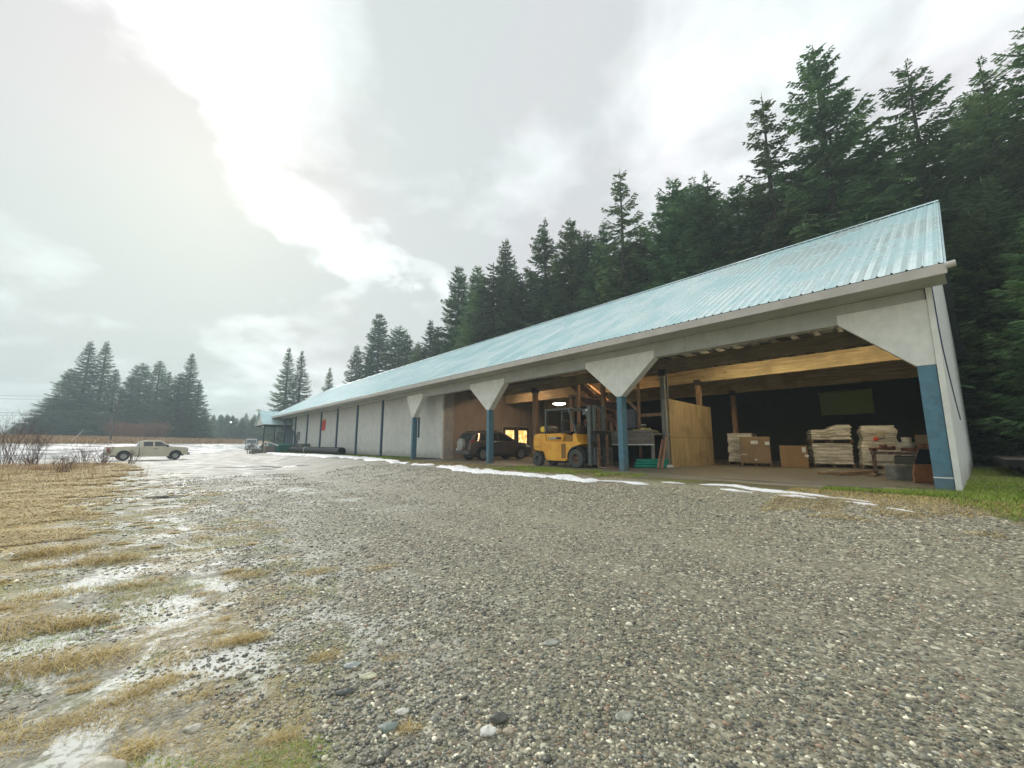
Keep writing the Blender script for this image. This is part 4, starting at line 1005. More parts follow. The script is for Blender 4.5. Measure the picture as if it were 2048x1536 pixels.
for s in (-1, 1):
    sidepanel("side_window", [(-.46,1.28),(-.44,1.68),(.20,1.70),(.22,1.28)], .93, fyc, .004, m_glass, cbo, s)
    sidepanel("side_window", [(.34,1.28),(.33,1.71),(.78,1.68),(1.24,1.31),(1.24,1.28)], .93, fyc, .004, m_glass, cbo, s)
    sidepanel("door_seam", [(-.735,.42),(-.735,1.16),(-.70,1.16),(-.70,.42)], hw, fyp, .003, m_black, pk, s)
    sidepanel("trim_strip", [(-.68,.72),(-.68,.76),(1.40,.76),(1.40,.72)], hw, fyp, .008, m_fascia, pk, s)
    sidepanel("tail_lamp", [(-2.86,.78),(-2.86,1.10),(-2.68,1.10),(-2.68,.78)], hw, fyp, .01, m_redlamp, pk, s)
    sidepanel("headlamp", [(2.58,.96),(2.58,1.10),(2.82,1.05),(2.86,.92)], hw*.985, fyp, .015, m_hlamp, pk, s)
    mb = MB(); mb.box(.30,.50,s*.95,s*.985,1.02,1.07); mb.build("door_handle", m_black, pk)
    mb = MB(); mb.box(1.18,1.32,s*.95,s*1.16,1.20,1.40); mb.build("wing_mirror", m_black, pk, bevel=.02)
    wheel("wheel", 1.93, s*.84, .39, .25, .23, pk, 6); wheel("wheel", -1.72, s*.84, .39, .25, .23, pk, 6)
mb = MB(); mb.poly([(-.75,-.70,1.28),(-.75,.70,1.28),(-.66,.62,1.66),(-.66,-.62,1.66)], [(0,1,2,3)]); rw = mb.build("rear_window", m_glass, cbo); rw.location = (-.012,0,0)
mb = MB(); mb.poly([(1.47,-.78,1.27),(1.47,.78,1.27),(.92,.70,1.74),(.92,-.70,1.74)], [(0,1,2,3)]); ws = mb.build("windscreen", m_glass, cbo); ws.location = (.014,0,.01)
mb = MB(); mb.prism([(2.86,.42),(2.86,.70),(3.04,.70),(3.04,.46)], -.93, .93); mb.build("front_bumper", m_chrome, pk, bevel=.02)
mb = MB(); mb.prism([(-3.0,.48),(-3.0,.68),(-2.86,.68),(-2.86,.48)], -.90, .90); mb.build("rear_bumper", m_chrome, pk, bevel=.02)
mb = MB(); mb.box(2.88,2.91,-.6,.6,.74,1.02); mb.build("grille", m_black, pk)
mb = MB(); mb.box(-2.5,2.6,-.70,.70,.36,.98); mb.build("underbody", m_black, pk)

# ---- white lorry -------------------------------------------------
m_wt = M("white_car_paint", (.66,.67,.66), .35, .05, 3)
tr = thing("lorry", "white bonneted lorry with a black grille parked beyond the barn", "lorry", (-58.5, 92.5, .0), R(-58.5))
fyt = lambda x, z: 1-.14*max(0, x-2.2)
mb = shell([(1.75,.75),(1.75,1.62),(3.0,1.45),(3.12,1.30),(3.12,.72)] + arc(2.35,.52,.58,25,165,8)[:0] + [(2.9,.62)], 1.02, fyt, (2.4,), (1.1,))
bobj("bonnet", mb, m_wt, tr, 32, .05)
bobj("cab", shell([(.55,.75),(.55,2.50),(.8,2.62),(1.45,2.60),(1.80,1.60),(1.80,.75)], 1.05, lambda x, z: 1-.06*max(0, z-1.5), (), (1.6,)), m_wt, tr, 32, .05)
mb = MB(); mb.poly([(1.80,-.92,1.66),(1.80,.92,1.66),(1.52,.86,2.42),(1.52,-.86,2.42)], [(0,1,2,3)]); o = mb.build("windscreen", M("hazy_glass", (.10,.11,.12), .1), tr); o.location = (.03,0,.02)
mb = MB(); mb.box(3.12,3.15,-.55,.55,.82,1.25); gr_ = mb.build("grille", m_black, tr)
mb = MB()
for k in range(5): mb.box(3.15,3.16,-.52,.52,.87+k*.08,.89+k*.08)
mb.build("grille_bars", m_alloy, gr_)
mb = MB(); mb.box(3.14,3.34,-1.08,1.08,.42,.70); mb.build("front_bumper", m_wt, tr, bevel=.03)
for s in (-1, 1):
    mb = MB(); mb.prism([(1.9,.62),(1.95,1.10),(2.5,1.22),(2.95,1.08),(3.12,.72)], s*1.03 if s > 0 else -1.22, 1.22 if s > 0 else -1.03); mb.build("fender", m_wt, tr, bevel=.04)
    mb = MB(); mb.box(3.06,3.13,s*.72,s*1.0,.86,1.04); mb.build("headlight", m_hlamp, tr)
    mb = MB(); mb.box(1.62,1.72,s*1.28,s*1.50,1.72,2.25); mb.bar((1.67,s*1.05,2.0),(1.67,s*1.3,2.0),.03,.03); mb.build("wing_mirror", m_wt, tr)
    wheel("wheel", 2.45, s*1.0, .50, .28, .28, tr, 0); wheel("wheel", -2.4, s*.95, .50, .5, .28, tr, 0)
    sidepanel("side_window", [(.75,1.65),(.78,2.38),(1.42,2.36),(1.66,1.65)], 1.05, lambda x, z: 1-.06*max(0, z-1.5), .004, m_glass, tr, s)
mb = MB(); mb.box(-3.8,.4,-1.18,1.18,.95,2.55); mb.box(-3.8,.3,-.45,.45,.55,.95); mb.build("tipper_body", M("lorry_dark_body", (.045,.06,.055), .6), tr, bevel=.04)
mb = MB(); mb.box(-3.6,3.0,-.45,.45,.45,.75); mb.build("chassis", m_black, tr)
# ------------------------------------------------------------------ stored goods
m_card = M("cardboard", (.23,.155,.085), .75, .12, 2, bump=.1)
m_card2 = M("cardboard_orange", (.27,.16,.07), .75, .12, 2, bump=.1)
m_wrap, nt, b = newmat("shrink_wrap")
co = nt.new('ShaderNodeTexCoord').outputs['Object']
nn1 = nt.noise(nt.vmap(co, (1,1,7)), 1.6, 5, .65)
nt.put(b.inputs['Base Color'], nt.mix(nt.step(nn1, .4, .62), (.36,.32,.25), (.74,.71,.62)))
b.inputs['Roughness'].default_value = .22
nt.put(b.inputs['Normal'], nt.bump(nt.noise(nt.vmap(co, (1,1,3)), 6, 5, .7), .9, .03))
m_pal = wood("pallet_wood", (.10,.06,.035), (.26,.17,.10), 0)
def pallet(name, label, loc, rz, w=1.15, dp=1.0, group=None):
    t = thing(name, label, "pallet", loc, rz, group)
    mb = MB()
    for i in range(6): mb.box(-w/2+i*(w-.12)/5, -w/2+i*(w-.12)/5+.12, -dp/2, dp/2, .115, .135)
    mb.build("deck_boards", m_pal, t)
    mb = MB()
    for x in (-w/2, -.05, w/2-.1): mb.box(x, x+.1, -dp/2, dp/2, .02, .113)
    mb.build("runners", m_pal, t)
    return t
FZ = .574
def lump_stack(name, label, cat, loc, rz, w, dp, layers, h, seed, mat, top=None):
    """wrapped layers with bulging edges"""
    t = thing(name, label, cat, loc, rz)
    bm = bmesh.new(); r = np.random.default_rng(seed)
    from mathutils import noise as mn
    bmesh.ops.create_cube(bm, size=1); bmesh.ops.subdivide_edges(bm, edges=bm.edges[:], cuts=18, use_grid_fill=True)
    for v in bm.verts:
        z = v.co.z+.5
        bul = 1+.03*math.sin(z*layers*2*math.pi)
        q = v.co.copy(); nz = mn.noise(Vector((q.x*3+seed, q.y*3, q.z*4)))
        lx = (bul+.05*nz+(.04*mn.noise(Vector((seed, 0, math.floor(z*layers)*3.1)))))
        rc = 1-.06*max(0, (abs(q.x)+abs(q.y)-.85))
        hh = h*(z if top is None else z*(1 if z < .5 else 1)*top(q.x, q.y) if z > .001 else 0)
        v.co = Vector((q.x*w*lx*rc, q.y*dp*lx*rc, (h*z if top is None else h*z*top(q.x, q.y))+.01*nz*(z > .02)))
    bobj("wrapped_load", bm, mat, t, 50)
    return t
# big cardboard crate on a pallet, cardboard box
c1 = W(5.7, 7.0); c1 = Vector((10.45, 17.75, FZ))
pallet("pallet", "pale pallet under the large cardboard crate", c1, R(-29))
def cbox(name, label, loc, rz, w, dp, h, mat, lid, stickers, z0=0):
    t = thing(name, label, "box", loc, rz)
    mb = MB(); mb.box(-w/2,w/2,-dp/2,dp/2,z0,z0+h); b_ = mb.build("carton", mat, t, bevel=.01)
    if lid: mb = MB(); mb.box(-w/2-.012,w/2+.012,-dp/2-.012,dp/2+.012,z0+h-lid,z0+h+.008); mb.build("lid", mat, t, bevel=.008)
    for x, z, a, c in stickers: mb = MB(); mb.box(x-a/2,x+a/2,-dp/2-.016,-dp/2-.010,z0+z-c/2,z0+z+c/2); mb.build("paper_label", m_plate, t)
    return t
t = cbox("cardboard_crate", "large lidded cardboard crate with two white labels standing on a pallet", c1+Vector((0,0,.136)), R(-29), 1.08, .95, 1.08, m_card, .13, [(-.02,.86,.26,.14),(.44,.82,.16,.14)])
mb = MB(); mb.poly([(-.07,-.513,.12),(.07,-.513,.12),(0,-.513,.20)], [(0,1,2)]); mb.build("white_triangle_mark", m_plate, t)
mb = MB(); mb.box(-.53,-.32,-.512,-.508,.34,.37); mb.build("tape", m_plate, t)
cbox("cardboard_box", "orange-brown cardboard box on the floor between the crate and the pallets", Vector((11.5, 16.9, FZ)), R(-32), .92, .8, .86, m_card2, 0, [(.34,.70,.12,.20),(.42,.46,.12,.10)])
# pallet stacks
pa = Vector((13.05, 16.95, FZ))
pallet("pallet", "bottom pallet under the two-tier shrink-wrapped stack", pa, R(-27), 1.35, 1.0)
lump_stack("wrapped_load", "lower tier of pale shrink-wrapped sacks with a second pallet on top", "wrapped goods", pa+Vector((0,0,.137)), R(-27), 1.30, .95, 6, .82, 3, m_wrap)
pallet("pallet", "upper pallet between the two tiers of wrapped sacks", pa+Vector((0,0,.965)), R(-27), 1.38, 1.0)
m_wrap2 = m_wrap
lump_stack("wrapped_load", "upper tier of shrink-wrapped sacks humped at the right", "wrapped goods", pa+Vector((0,0,1.102)), R(-27), 1.30, .95, 4, .50, 5, m_wrap, lambda x, y: .80+.38*float(sm(-.15, .2, x)) )
pb = Vector((13.95, 15.7, FZ))
pallet("pallet", "pallet under the shrink-wrapped boxes with an orange sticker", pb, R(-33), 1.25, 1.0)
t = lump_stack("wrapped_load", "tapering shrink-wrapped stack of boxes with a round orange sticker", "wrapped goods", pb+Vector((0,0,.137)), R(-33), 1.12, .9, 5, 1.48, 9, m_wrap, None)
for o in t.children:
    me_ = o.data
    for v in me_.vertices:
        k = 1-.16*float(sm(.75, 1.0, v.co.z))+.10*float(sm(1.05, 1.12, v.co.z))-.10*float(sm(1.3,1.45,v.co.z)); v.co.x *= k; v.co.y *= k
mb = MB(); mb.lathe([(.0,.0),(.075,.0),(.075,.01),(.0,.01)], 16, Matrix.Translation((-.12,-.47,.98)) @ Matrix.Rotation(R(90),4,'X')); mb.build("orange_sticker", M("orange_paper", (.75,.09,.03), .5), t)
mb = MB(); mb.box(-.10,.14,-.475,-.468,1.02,1.25); mb.build("paper_label", M("buff_paper", (.42,.36,.25), .6), t)
mb = MB(); mb.box(-.46,.40,-.50,-.49,.16,.50); mb.build("white_sheet", M("white_film", (.50,.47,.42), .3, .2, 8), t)
# white tubs behind
m_tub = M("white_plastic_tub", (.48,.48,.44), .4)
tb = W(2.2, 8.1, FZ)
tb = Vector((14.0, 14.6, FZ))
for k, (rr_, hh_, lb) in enumerate(((.19,.16,"lowest white tub in the stack behind the rusty bench"),(.20,.16,"second white tub in the stack behind the rusty bench"),(.28,.14,"wide white drum lid on the stack behind the rusty bench"),(.14,.17,"small white pot topmost on the stack of tubs"))):
    t = thing("tub", lb, "tub", tb+Vector((0,0,.52+(0,.165,.33,.475)[k])))
    mb = MB(); mb.lathe([(.0,0),(rr_*.92,0),(rr_,hh_*.9),(rr_,hh_-.005),(.0,hh_-.005)], 20); mb.build("bucket", m_tub, t, smooth=40)
    mb = MB(); mb.lathe([(rr_*1.01,hh_*.80),(rr_*1.06,hh_*.80),(rr_*1.06,hh_*.93),(rr_*1.01,hh_*.93)], 20, close=True); mb.build("rim", m_tub, t, smooth=40)
t = thing("storage_box", "dark cabinet carrying the stack of white tubs", "cabinet", tb, RZ); mb = MB(); mb.box(-.35,.35,-.3,.3,0,.515); mb.build("carcass", m_dark, t); mb = MB(); mb.box(-.33,.33,-.31,-.30,.05,.48); mb.build("door", M("grey_door", (.05,.05,.045), .6), t)
# rusty bench with scrap
m_brick = M("rust_red", (.17,.055,.03), .8, .4, 9, col2=(.28,.12,.07))
tb = thing("metal_bench", "rusty steel bench heaped with red-brown scrap behind the corner post", "bench", W(1.05, 4.5, FZ), RZ+R(12))
mb = MB(); mb.box(-.8,.7,-.35,.35,.62,.70); mb.build("bench_top", m_rust, tb)
for x in (-.75, .65):
    for y in (-.3, .3): mb = MB(); mb.box(x-.03,x+.03,y-.03,y+.03,0,.62); mb.build("leg", m_rust, tb)
def scrap(label, x, y, z, s, seed, mat, cat="scrap"):
    bm = bmesh.new(); r = random.Random(seed)
    for k in range(7):
        c = Vector((r.uniform(-s,s), r.uniform(-.2,.2), .05+abs(r.gauss(0,.05))))
        b_ = bmesh.ops.create_cube(bm, size=1, matrix=Matrix.Translation(c) @ Matrix.Rotation(r.uniform(0,3), 4, 'Z') @ Matrix.Rotation(r.uniform(-.5,.5), 4, 'X') @ Matrix.Diagonal((r.uniform(.15,.4), r.uniform(.05,.12), r.uniform(.04,.10), 1)))
    me_ = bpy.data.meshes.new("scrap_heap"); bm.to_mesh(me_); bm.free()
    o = link("scrap_heap", me_, mat, bevel=.006); o.location = tb.matrix_world @ Vector((x,y,z)) if False else (W(1.05,4.5,FZ)+Matrix.Rotation(RZ+R(12),3,'Z') @ Vector((x,y,z))); o.rotation_euler = (0,0,RZ)
    tag(o, label, cat)
scrap("jumbled red-brown metal pieces at the left of the rusty bench", -.45, 0, .70, .35, 3, m_brick)
scrap("pile of rusty parts at the middle of the bench", .25, 0, .70, .32, 4, m_brick)
cbox("cardboard_box", "brown carton on the rusty bench beside the corner post", W(.62, 4.75, FZ+.93), RZ, .45, .4, .26, m_card, 0, [])
t = thing("scrap_plate", "flat rusty casting lying under the carton", "scrap", W(.62, 4.75, FZ+.70), RZ); mb = MB(); mb.box(-.35,.35,-.25,.25,.002,.10); mb.box(-.2,.2,-.2,.2,.10,.225); mb.build("casting", m_brick, t, bevel=.02)
# planks, block, leaning door
for k, (x, y, z, rz_, L) in enumerate(((10.35,12.6,0,18,1.5),(10.55,12.75,.05,14,1.4),(10.7,12.3,.0,40,1.0),(10.15,12.95,.0,2,1.2))):
    mb = MB(); mb.box(-L/2,L/2,-.09,.09,0,.045); o = mb.build("plank", m_post, loc=(x,y,FZ+z+.002*k), rot=(0,R(-2 if k == 1 else 0),R(rz_)))
    tag(o, ["lowest reddish plank lying on the floor by the concrete block","reddish plank lying on top of another plank on the floor","short plank crossing behind the concrete block","plank at the left end of the loose pile on the floor"][k], "plank")
bm = bmesh.new(); bmesh.ops.create_cube(bm, size=1); bmesh.ops.subdivide_edges(bm, edges=bm.edges[:], cuts=6, use_grid_fill=True)
from mathutils import noise as mn
for v in bm.verts: v.co = Vector((v.co.x*.44, v.co.y*.40, (v.co.z+.5)*.40)) + v.normal*.025*mn.noise(v.co*4)
o = bobj("concrete_block", bm, M("old_concrete", (.22,.21,.18), .8, .25, 5, bump=.4), None, 60, .03); o.location = (10.25, 11.0, FZ-.015); o.rotation_euler = (0,0,R(-8)); tag(o, "grey concrete block at the edge of the barn floor beside a leaning copper-coloured door", "block")
t = thing("vehicle_door", "copper-coloured vehicle door with a dark window leaning against the corner post", "door", (10.03, 10.02, FZ), R(-14))
mb = MB(); mb.prism([(-.32,.0),(-.31,.2),(-.24,.44),(.40,.44),(.40,.0)], -.03, .03, Matrix.Rotation(R(-8),4,'X')); mb.build("lower_panel", M("copper_paint", (.36,.15,.06), .4, .2, 4), t, bevel=.02)
mb = MB(); mb.prism([(-.22,.45),(-.05,.80),(.40,.80),(.40,.45)], -.01, .01, Matrix.Rotation(R(-8),4,'X')); mb.build("window", m_glass, t)
mb = MB(); Mx = Matrix.Rotation(R(-8),4,'X'); mb.tube([Mx @ Vector(p) for p in ((-.24,0,.44),(-.06,0,.82),(.42,0,.82))], .015, 6); mb.build("window_frame", m_rust, t)
# wrapped bales by the partition
for k, lb in enumerate(("bottom wrapped bale of the three beside the plywood partition", "middle wrapped bale of the three beside the plywood partition", "top wrapped bale of the three beside the plywood partition")):
    t = lump_stack("wrapped_bale", lb, "bale", W(6.85, 8.2, FZ+.14+k*.425), RZ+R(8), 1.0, 1.1, 1, .42, 20+k, m_wrap)
pallet("pallet", "dark pallet under the three wrapped bales", W(6.85, 8.2, FZ), RZ+R(8))
# platform in the middle bay
pf = thing("platform", "weathered timber storage platform behind the second blue post", "platform", W(0, 0, 0), RZ)
mb = MB(); mb.box(-13.0,-8.1,2.50,2.60,1.50,2.06); mb.build("front_beam", m_greyw, pf)
mb = MB(); mb.box(-13.0,-8.1,2.47,2.62,1.455,1.497); mb.build("pale_edge_board", m_plainw, pf)
mb = MB(); mb.box(-13.0,-8.1,2.605,6.1,1.86,1.95); mb.build("deck", m_greyw, pf)
for d in (12.9, 10.2, 8.2):
    for n in (2.68, 6.0): mb = MB(); mb.box(-d-.05,-d+.05,n-.05,n+.05,.55,1.86); mb.build("leg", m_greyv, pf)
mb = MB(); mb.box(-12.9,-8.1,5.9,6.0,.6,1.85); mb.build("back_board", m_dark, pf)
# pipes
m_tealp = M("teal_plastic_pipe", (.0,.22,.16), .3, .1, 4)
m_whp = M("white_plastic_pipe", (.60,.62,.60), .35, .1, 4)
def open_pipe(name, r, L, mat, label, group, loc, rz, n=16, wall=.012):
    t = MB(); Mx = Matrix.Rotation(R(90), 4, 'Y')
    t.lathe([(r,0),(r,L),(r-wall,L),(r-wall,0)], n, Mx, close=True)
    o = t.build(name, mat, None, smooth=40, loc=loc, rot=(0,0,rz)); return tag(o, label, "pipe", group)
pl = Vector((4.92, 16.6, FZ)); k = 0
rzp = R(-12)
dirp = Vector((math.cos(rzp), math.sin(rzp), 0)); prp = Vector((-math.sin(rzp), math.cos(rzp), 0))
rows = [(0, 5, .062), (1, 4, .062), (2, 3, .062)]
for lv, cnt, r_ in rows:
    for i in range(cnt):
        p = pl+prp*((i-cnt/2)*.128)+Vector((0,0,r_+lv*.108))+dirp*(random.uniform(-.05,.12)+.05*lv)
        open_pipe("drain_pipe", r_, 1.15, m_tealp, "teal plastic pipe in the bundle on the ground under the platform", "teal pipes bundled under the platform", p, rzp)
for i in range(2):
    open_pipe("drain_pipe", .062, .55, m_whp, ["white plastic pipe at the front of the teal bundle, left one","white plastic pipe nearest the leaning boards"][i], None, pl+Vector((.42+i*.34,-.36-.13*i,.063)), R(-8))
# leaning boards
for k, (d, lb) in enumerate(((7.55,"narrow pinkish board leaning at the left of the pair by the plywood partition"),(7.41,"pinkish board leaning at the right of the pair by the plywood partition"))):
    a = W(d, 1.85, FZ+.02); b_ = W(d+.06, 2.40, 1.66+.08*k)
    mb = MB(); mb.bar(a, b_, .05, .12); tag(mb.build("leaning_board", M("pink_board", (.38,.20,.12), .7), None), lb, "board")
# goods on the platform
def sack(label, p, s, mat, seed, cat="bag"):
    bm = bmesh.new(); bmesh.ops.create_icosphere(bm, subdivisions=3, radius=1)
    for v in bm.verts:
        k_ = 1+.35*mn.noise(v.co*1.6+Vector((seed*3.1,0,0))); v.co = Vector((v.co.x*s*1.5, v.co.y*s, max(v.co.z*s*.6, -s*.35)))*k_
    o = bobj("bag", bm, mat, None, 60); o.location = p+Vector((0,0,s*.42)); o.rotation_euler = (0,0,RZ); tag(o, label, cat)
m_bag = M("yellow_plastic_bag", (.42,.40,.10), .35, .35, 9, bump=.5)
sack("crumpled yellow-green bag at the left on the platform", W(9.05, 2.95, 1.95), .16, m_bag, 1)
sack("crumpled yellow-green bag in the middle on the platform", W(8.65, 2.95, 1.95), .20, m_bag, 2)
sack("small brownish bag at the right end of the platform", W(8.32, 3.0, 1.95), .12, M("brown_bag", (.20,.16,.07), .4, .3, 9, bump=.5), 3)
t = thing("glass_jar", "clear jar standing behind the bags on the platform", "jar", W(9.0, 3.4, 1.952)); mb = MB(); mb.lathe([(0,0),(.13,0),(.13,.30),(.10,.34),(0,.34)], 16); mb.build("jar_body", M("olive_glass", (.16,.15,.06), .1), t, smooth=40); mb = MB(); mb.lathe([(0,.341),(.11,.341),(.11,.38),(0,.38)], 16); mb.build("lid", m_plate, t, smooth=40)
t = thing("cabinet", "blue-grey metal panel box on the platform behind the blue post", "cabinet", W(10.45, 4.6, 1.952), RZ); mb = MB(); mb.box(-.55,.45,-.25,.25,.30,1.15); mb.build("carcass", M("blue_grey_enamel", (.11,.13,.17), .4), t, bevel=.015); mb = MB(); mb.box(-.5,.4,-.2,.2,0,.30); mb.build("base", m_black, t); mb = MB(); mb.box(-.35,-.22,-.26,-.25,.62,.68); mb.build("handle", m_black, t)
# timber stair and boards behind the mast
stt = thing("staircase", "dark timber open staircase climbing to the loft behind the forklift mast", "stairs", W(0,0,0), RZ)
m_stair = wood("dark_stair_wood", (.035,.02,.022), (.10,.06,.055), 1)
p0 = Vector((-14.6,5.75,4.9)); p1 = Vector((-11.0,5.75,1.98))
for n in (5.2, 6.1):
    mb = MB(); mb.bar((p0.x,n,p0.z),(p1.x,n,p1.z),.05,.26); mb.build("stringer", m_stair, stt)
for k in range(15):
    f = (k+.5)/15; q = p0.lerp(p1, f)
    mb = MB(); mb.box(q.x-.14,q.x+.14,5.2,6.1,q.z+.05,q.z+.09); mb.build("tread", m_stair, stt)
mb = MB(); mb.bar((-14.2,5.15,5.0+.5),(-11.0,5.15,2.9),.05,.08); mb.build("handrail", m_post, stt)
for k in range(6):
    mb = MB(); mb.box(-1.2,1.3,-.09,.09,0,.06)
    tag(mb.build("lumber_board", m_stair, loc=W(11.75+.12*k, 4.4, 3.30+.085*k), rot=(R(0),R(13),RZ)), "dark board in the stack slung high behind the forklift mast", "board", "dark boards stacked high behind the mast")
t = thing("lumber_rack", "wooden rack carrying the dark boards high behind the mast", "rack", W(11.75,4.4,0), RZ)
for x in (-.9, .8): mb = MB(); mb.box(x-.05,x+.05,-.12,.12,1.955,3.22+(-.23*x)); mb.build("upright", m_post, t)
mb = MB(); mb.bar((-1.1,0,3.50),(1.1,0,2.99),.14,.05); mb.build("shelf", m_post, t)
t = thing("wooden_cabinet", "plain wooden cupboard behind the forklift's overhead guard", "cupboard", W(13.6, 6.2, FZ), RZ); mb = MB(); mb.box(-.6,.6,-.3,.3,0,2.3); mb.build("carcass", m_post, t, bevel=.01); mb = MB(); mb.box(-.5,.5,-.32,-.30,.1,2.2); mb.build("door", m_stair, t)
# round thing on the wall beside the door
t = thing("wreath", "small dark round wreath hanging on the wall beside the brown doors", "wreath", W(21.72, 9.25, 2.0), RZ)
mb = MB(); mb.lathe([(.16+.06*math.cos(R(a)), .06*math.sin(R(a))) for a in range(0,360,45)], 18, Matrix.Rotation(R(90),4,'Y'), close=True); mb.build("ring", M("wreath_green", (.015,.022,.012), .9), t, smooth=50); mb = MB(); mb.box(0,.05,-.04,.04,-.24,-.16); mb.build("bow", m_dark, t)
# black culvert pipes lying by the small posts
m_culv = M("black_plastic_culvert", (.018,.020,.023), .35, .2, 6)
def culvert(d0, d1, label):
    t = thing("culvert_pipe", label, "pipe", W(d1, -.30, .545+.34), RZ)
    L = d1-d0; mb = MB(); prof = []
    k = int(L/.10)
    for i in range(k): prof += [(.34, i*L/k), (.34, (i+.5)*L/k), (.325, (i+.6)*L/k), (.325, (i+.95)*L/k)]
    prof += [(.34, L), (.30, L), (.30, 0)]
    mb.lathe(prof, 26, Matrix.Rotation(R(90),4,'Y'), close=True); mb.build("tube", m_culv, t, smooth=35)
    return t
culvert(35.0, 45.2, "nearer length of large black culvert pipe lying by the barn wall")
t = culvert(45.5, 52.2, "farther length of large black culvert pipe, beyond the pale joint")
mb = MB(); mb.lathe([(.345,0),(.355,0),(.355,.14),(.345,.14)], 26, Matrix.Translation((6.7,0,0)) @ Matrix.Rotation(R(90),4,'Y'), close=True); mb.build("joint_ring", m_plainw, t, smooth=40)
# far-end clutter
t = thing("utility_box", "grey box standing against the far part of the barn wall", "box", W(52.0, .75, .5), RZ); mb = MB(); mb.box(-1.9,1.9,-.4,.4,0,.98); mb.build("cabinet_body", M("grey_green_enamel", (.16,.16,.14), .6), t, bevel=.02); mb = MB(); mb.box(-1.95,1.95,-.44,.44,.98,1.03); mb.build("lid", m_greyw, t)
t = thing("side_door", "white door in the far part of the long barn wall", "door", W(57.1, 1.19, .55), RZ); mb = MB(); mb.box(-.45,.45,-.02,.02,0,2.0); mb.build("door_leaf", m_plainw, t); mb = MB(); mb.box(-.38,-.32,-.06,-.02,.95,1.0); mb.build("handle", m_black, t)
t = thing("skip", "teal open skip under the far porch", "skip", W(55.8, -.6, .35), RZ); mb = MB(); mb.prism([(-2.4,0),(2.4,0),(2.9,1.05),(-2.7,1.25)], -.8, .7); mb.build("tub", M("teal_skip_paint", (.02,.20,.17), .5, .1, 2), t, bevel=.02); mb = MB(); mb.bar((-2.75,-.85,1.42),(3.0,-.85,.98),.12,.12); mb.bar((-2.75,-.85,1.34),(3.0,-.85,.94),.10,.04); mb.build("rim", m_wt, t)
t = thing("ramp", "grey timber ramp with sloping handrails at the far porch", "ramp", W(56.3, -2.8, .1), RZ)
mb = MB(); mb.prism([(-3.6,0),(0,.0),(0,.75),(-.2,.75),(-3.6,.05)], -.6, .6); mb.build("ramp_deck", m_greyw, t)
for n in (-.6, .6):
    mb = MB(); mb.bar((-3.5,n,.75),(-.3,n,1.5),.08,.16); mb.bar((-.3,n,1.5),(1.0,n,1.5),.08,.12); mb.build("handrail", m_greyv, t)
    for x in (-3.3, -1.8, -.3, .9): mb = MB(); mb.box(x-.05,x+.05,n-.05,n+.05,0,.8+.22*(x+3.3) if x < 0 else 1.5); mb.build("baluster", m_greyv, t)
t = thing("crate", "brown crate beside the ramp at the far porch", "crate", W(54.4, -2.0, .42), RZ); mb = MB(); mb.box(-.7,.7,-.5,.5,0,.85); mb.build("crate_body", m_greyw, t, bevel=.02); mb = MB(); [mb.box(-.72,.72,-.52,-.50,z,z+.10) for z in (.1,.38,.68)]; mb.build("slats", m_post, t)
t = thing("bin", "small dark green bin at the foot of the far porch", "bin", W(55.0, -1.3, .48)); mb = MB(); mb.lathe([(0,0),(.32,0),(.38,.55),(.0,.55)], 12); mb.build("bin_body", M("dark_green_bin", (.02,.05,.045), .5), t, smooth=40); mb = MB(); mb.lathe([(.38,.552),(.40,.552),(.30,.62),(0,.63)], 12); mb.build("lid", m_black, t, smooth=40)
# low timber flatbed to the right of the barn
t = thing("flatbed_trailer", "low dark timber flatbed standing on the grass right of the barn", "trailer", (16.6, 13.7, float(gz(16.6,13.7))), R(-47))
mb = MB()
for i in range(16): mb.box(-.3+i*.24, -.3+i*.24+.21, -2.9, 3.6, .44, .50)
mb.build("deck", wood("trailer_boards", (.07,.055,.045), (.17,.13,.10), 1), t)
mb = MB(); mb.box(-.32,3.5,-2.95,-2.90,.30,.50); mb.box(-.36,-.32,-2.95,3.6,.30,.50); mb.box(.1,3.4,-2.6,3.3,.08,.40); mb.build("frame", m_dark, t)  # edge rails, plus a dark block standing in for shade under the deck
for y in (-1.4, 1.6): wheel("wheel", .15, y, .22, .16, .12, t, 0)

# ------------------------------------------------------------------ poles, wires, lamp
m_pole = M("pole_wood", (.09,.075,.06), .85, .2, 3)
def gzf(x, y): return float(gz(x, y))
t = thing("utility_pole", "tall leaning wooden utility pole in front of the big left spruces", "utility pole", (-73.5, 75.2, gzf(-73.5,75.2)), R(40))
mb = MB(); mb.tube([(0,0,-.3),(.55,.2,9.0)], [.17,.11], 10); mb.build("pole", m_pole, t, smooth=40)
mb = MB(); mb.bar((-.35,.2,8.3),(1.6,.2,8.15),.09,.11); mb.build("crossarm", m_pole, t)
t = thing("utility_pole", "short thin utility pole with a crossarm right of the pickup", "utility pole", (-90.5, 110.8, gzf(-90.5,110.8)), R(25))
mb = MB(); mb.tube([(0,0,-.3),(0,0,5.0)], [.15,.11], 8); mb.build("pole", m_pole, t, smooth=40)
mb = MB(); mb.bar((-1.7,0,4.7),(1.7,0,4.7),.09,.11); mb.build("crossarm", m_pole, t)
t = thing("utility_pole", "distant thin pole carrying a small bright lamp before the low treeline", "utility pole", (-100, 145, gzf(-100,145)), 0)
mb = MB(); mb.tube([(0,0,-.3),(0,0,6.6)], [.14,.10], 8); mb.build("pole", m_pole, t, smooth=40)
mb = MB(); mb.lathe([(0,-.2),(.28,-.1),(.28,.12),(0,.2)], 10, Matrix.Translation((.5,-.3,6.6))); mb.build("lamp_head", emis("pole_lamp_glow", (1,1,.95), 3), t)
m_wire = M("wire", (.06,.06,.06), .6)
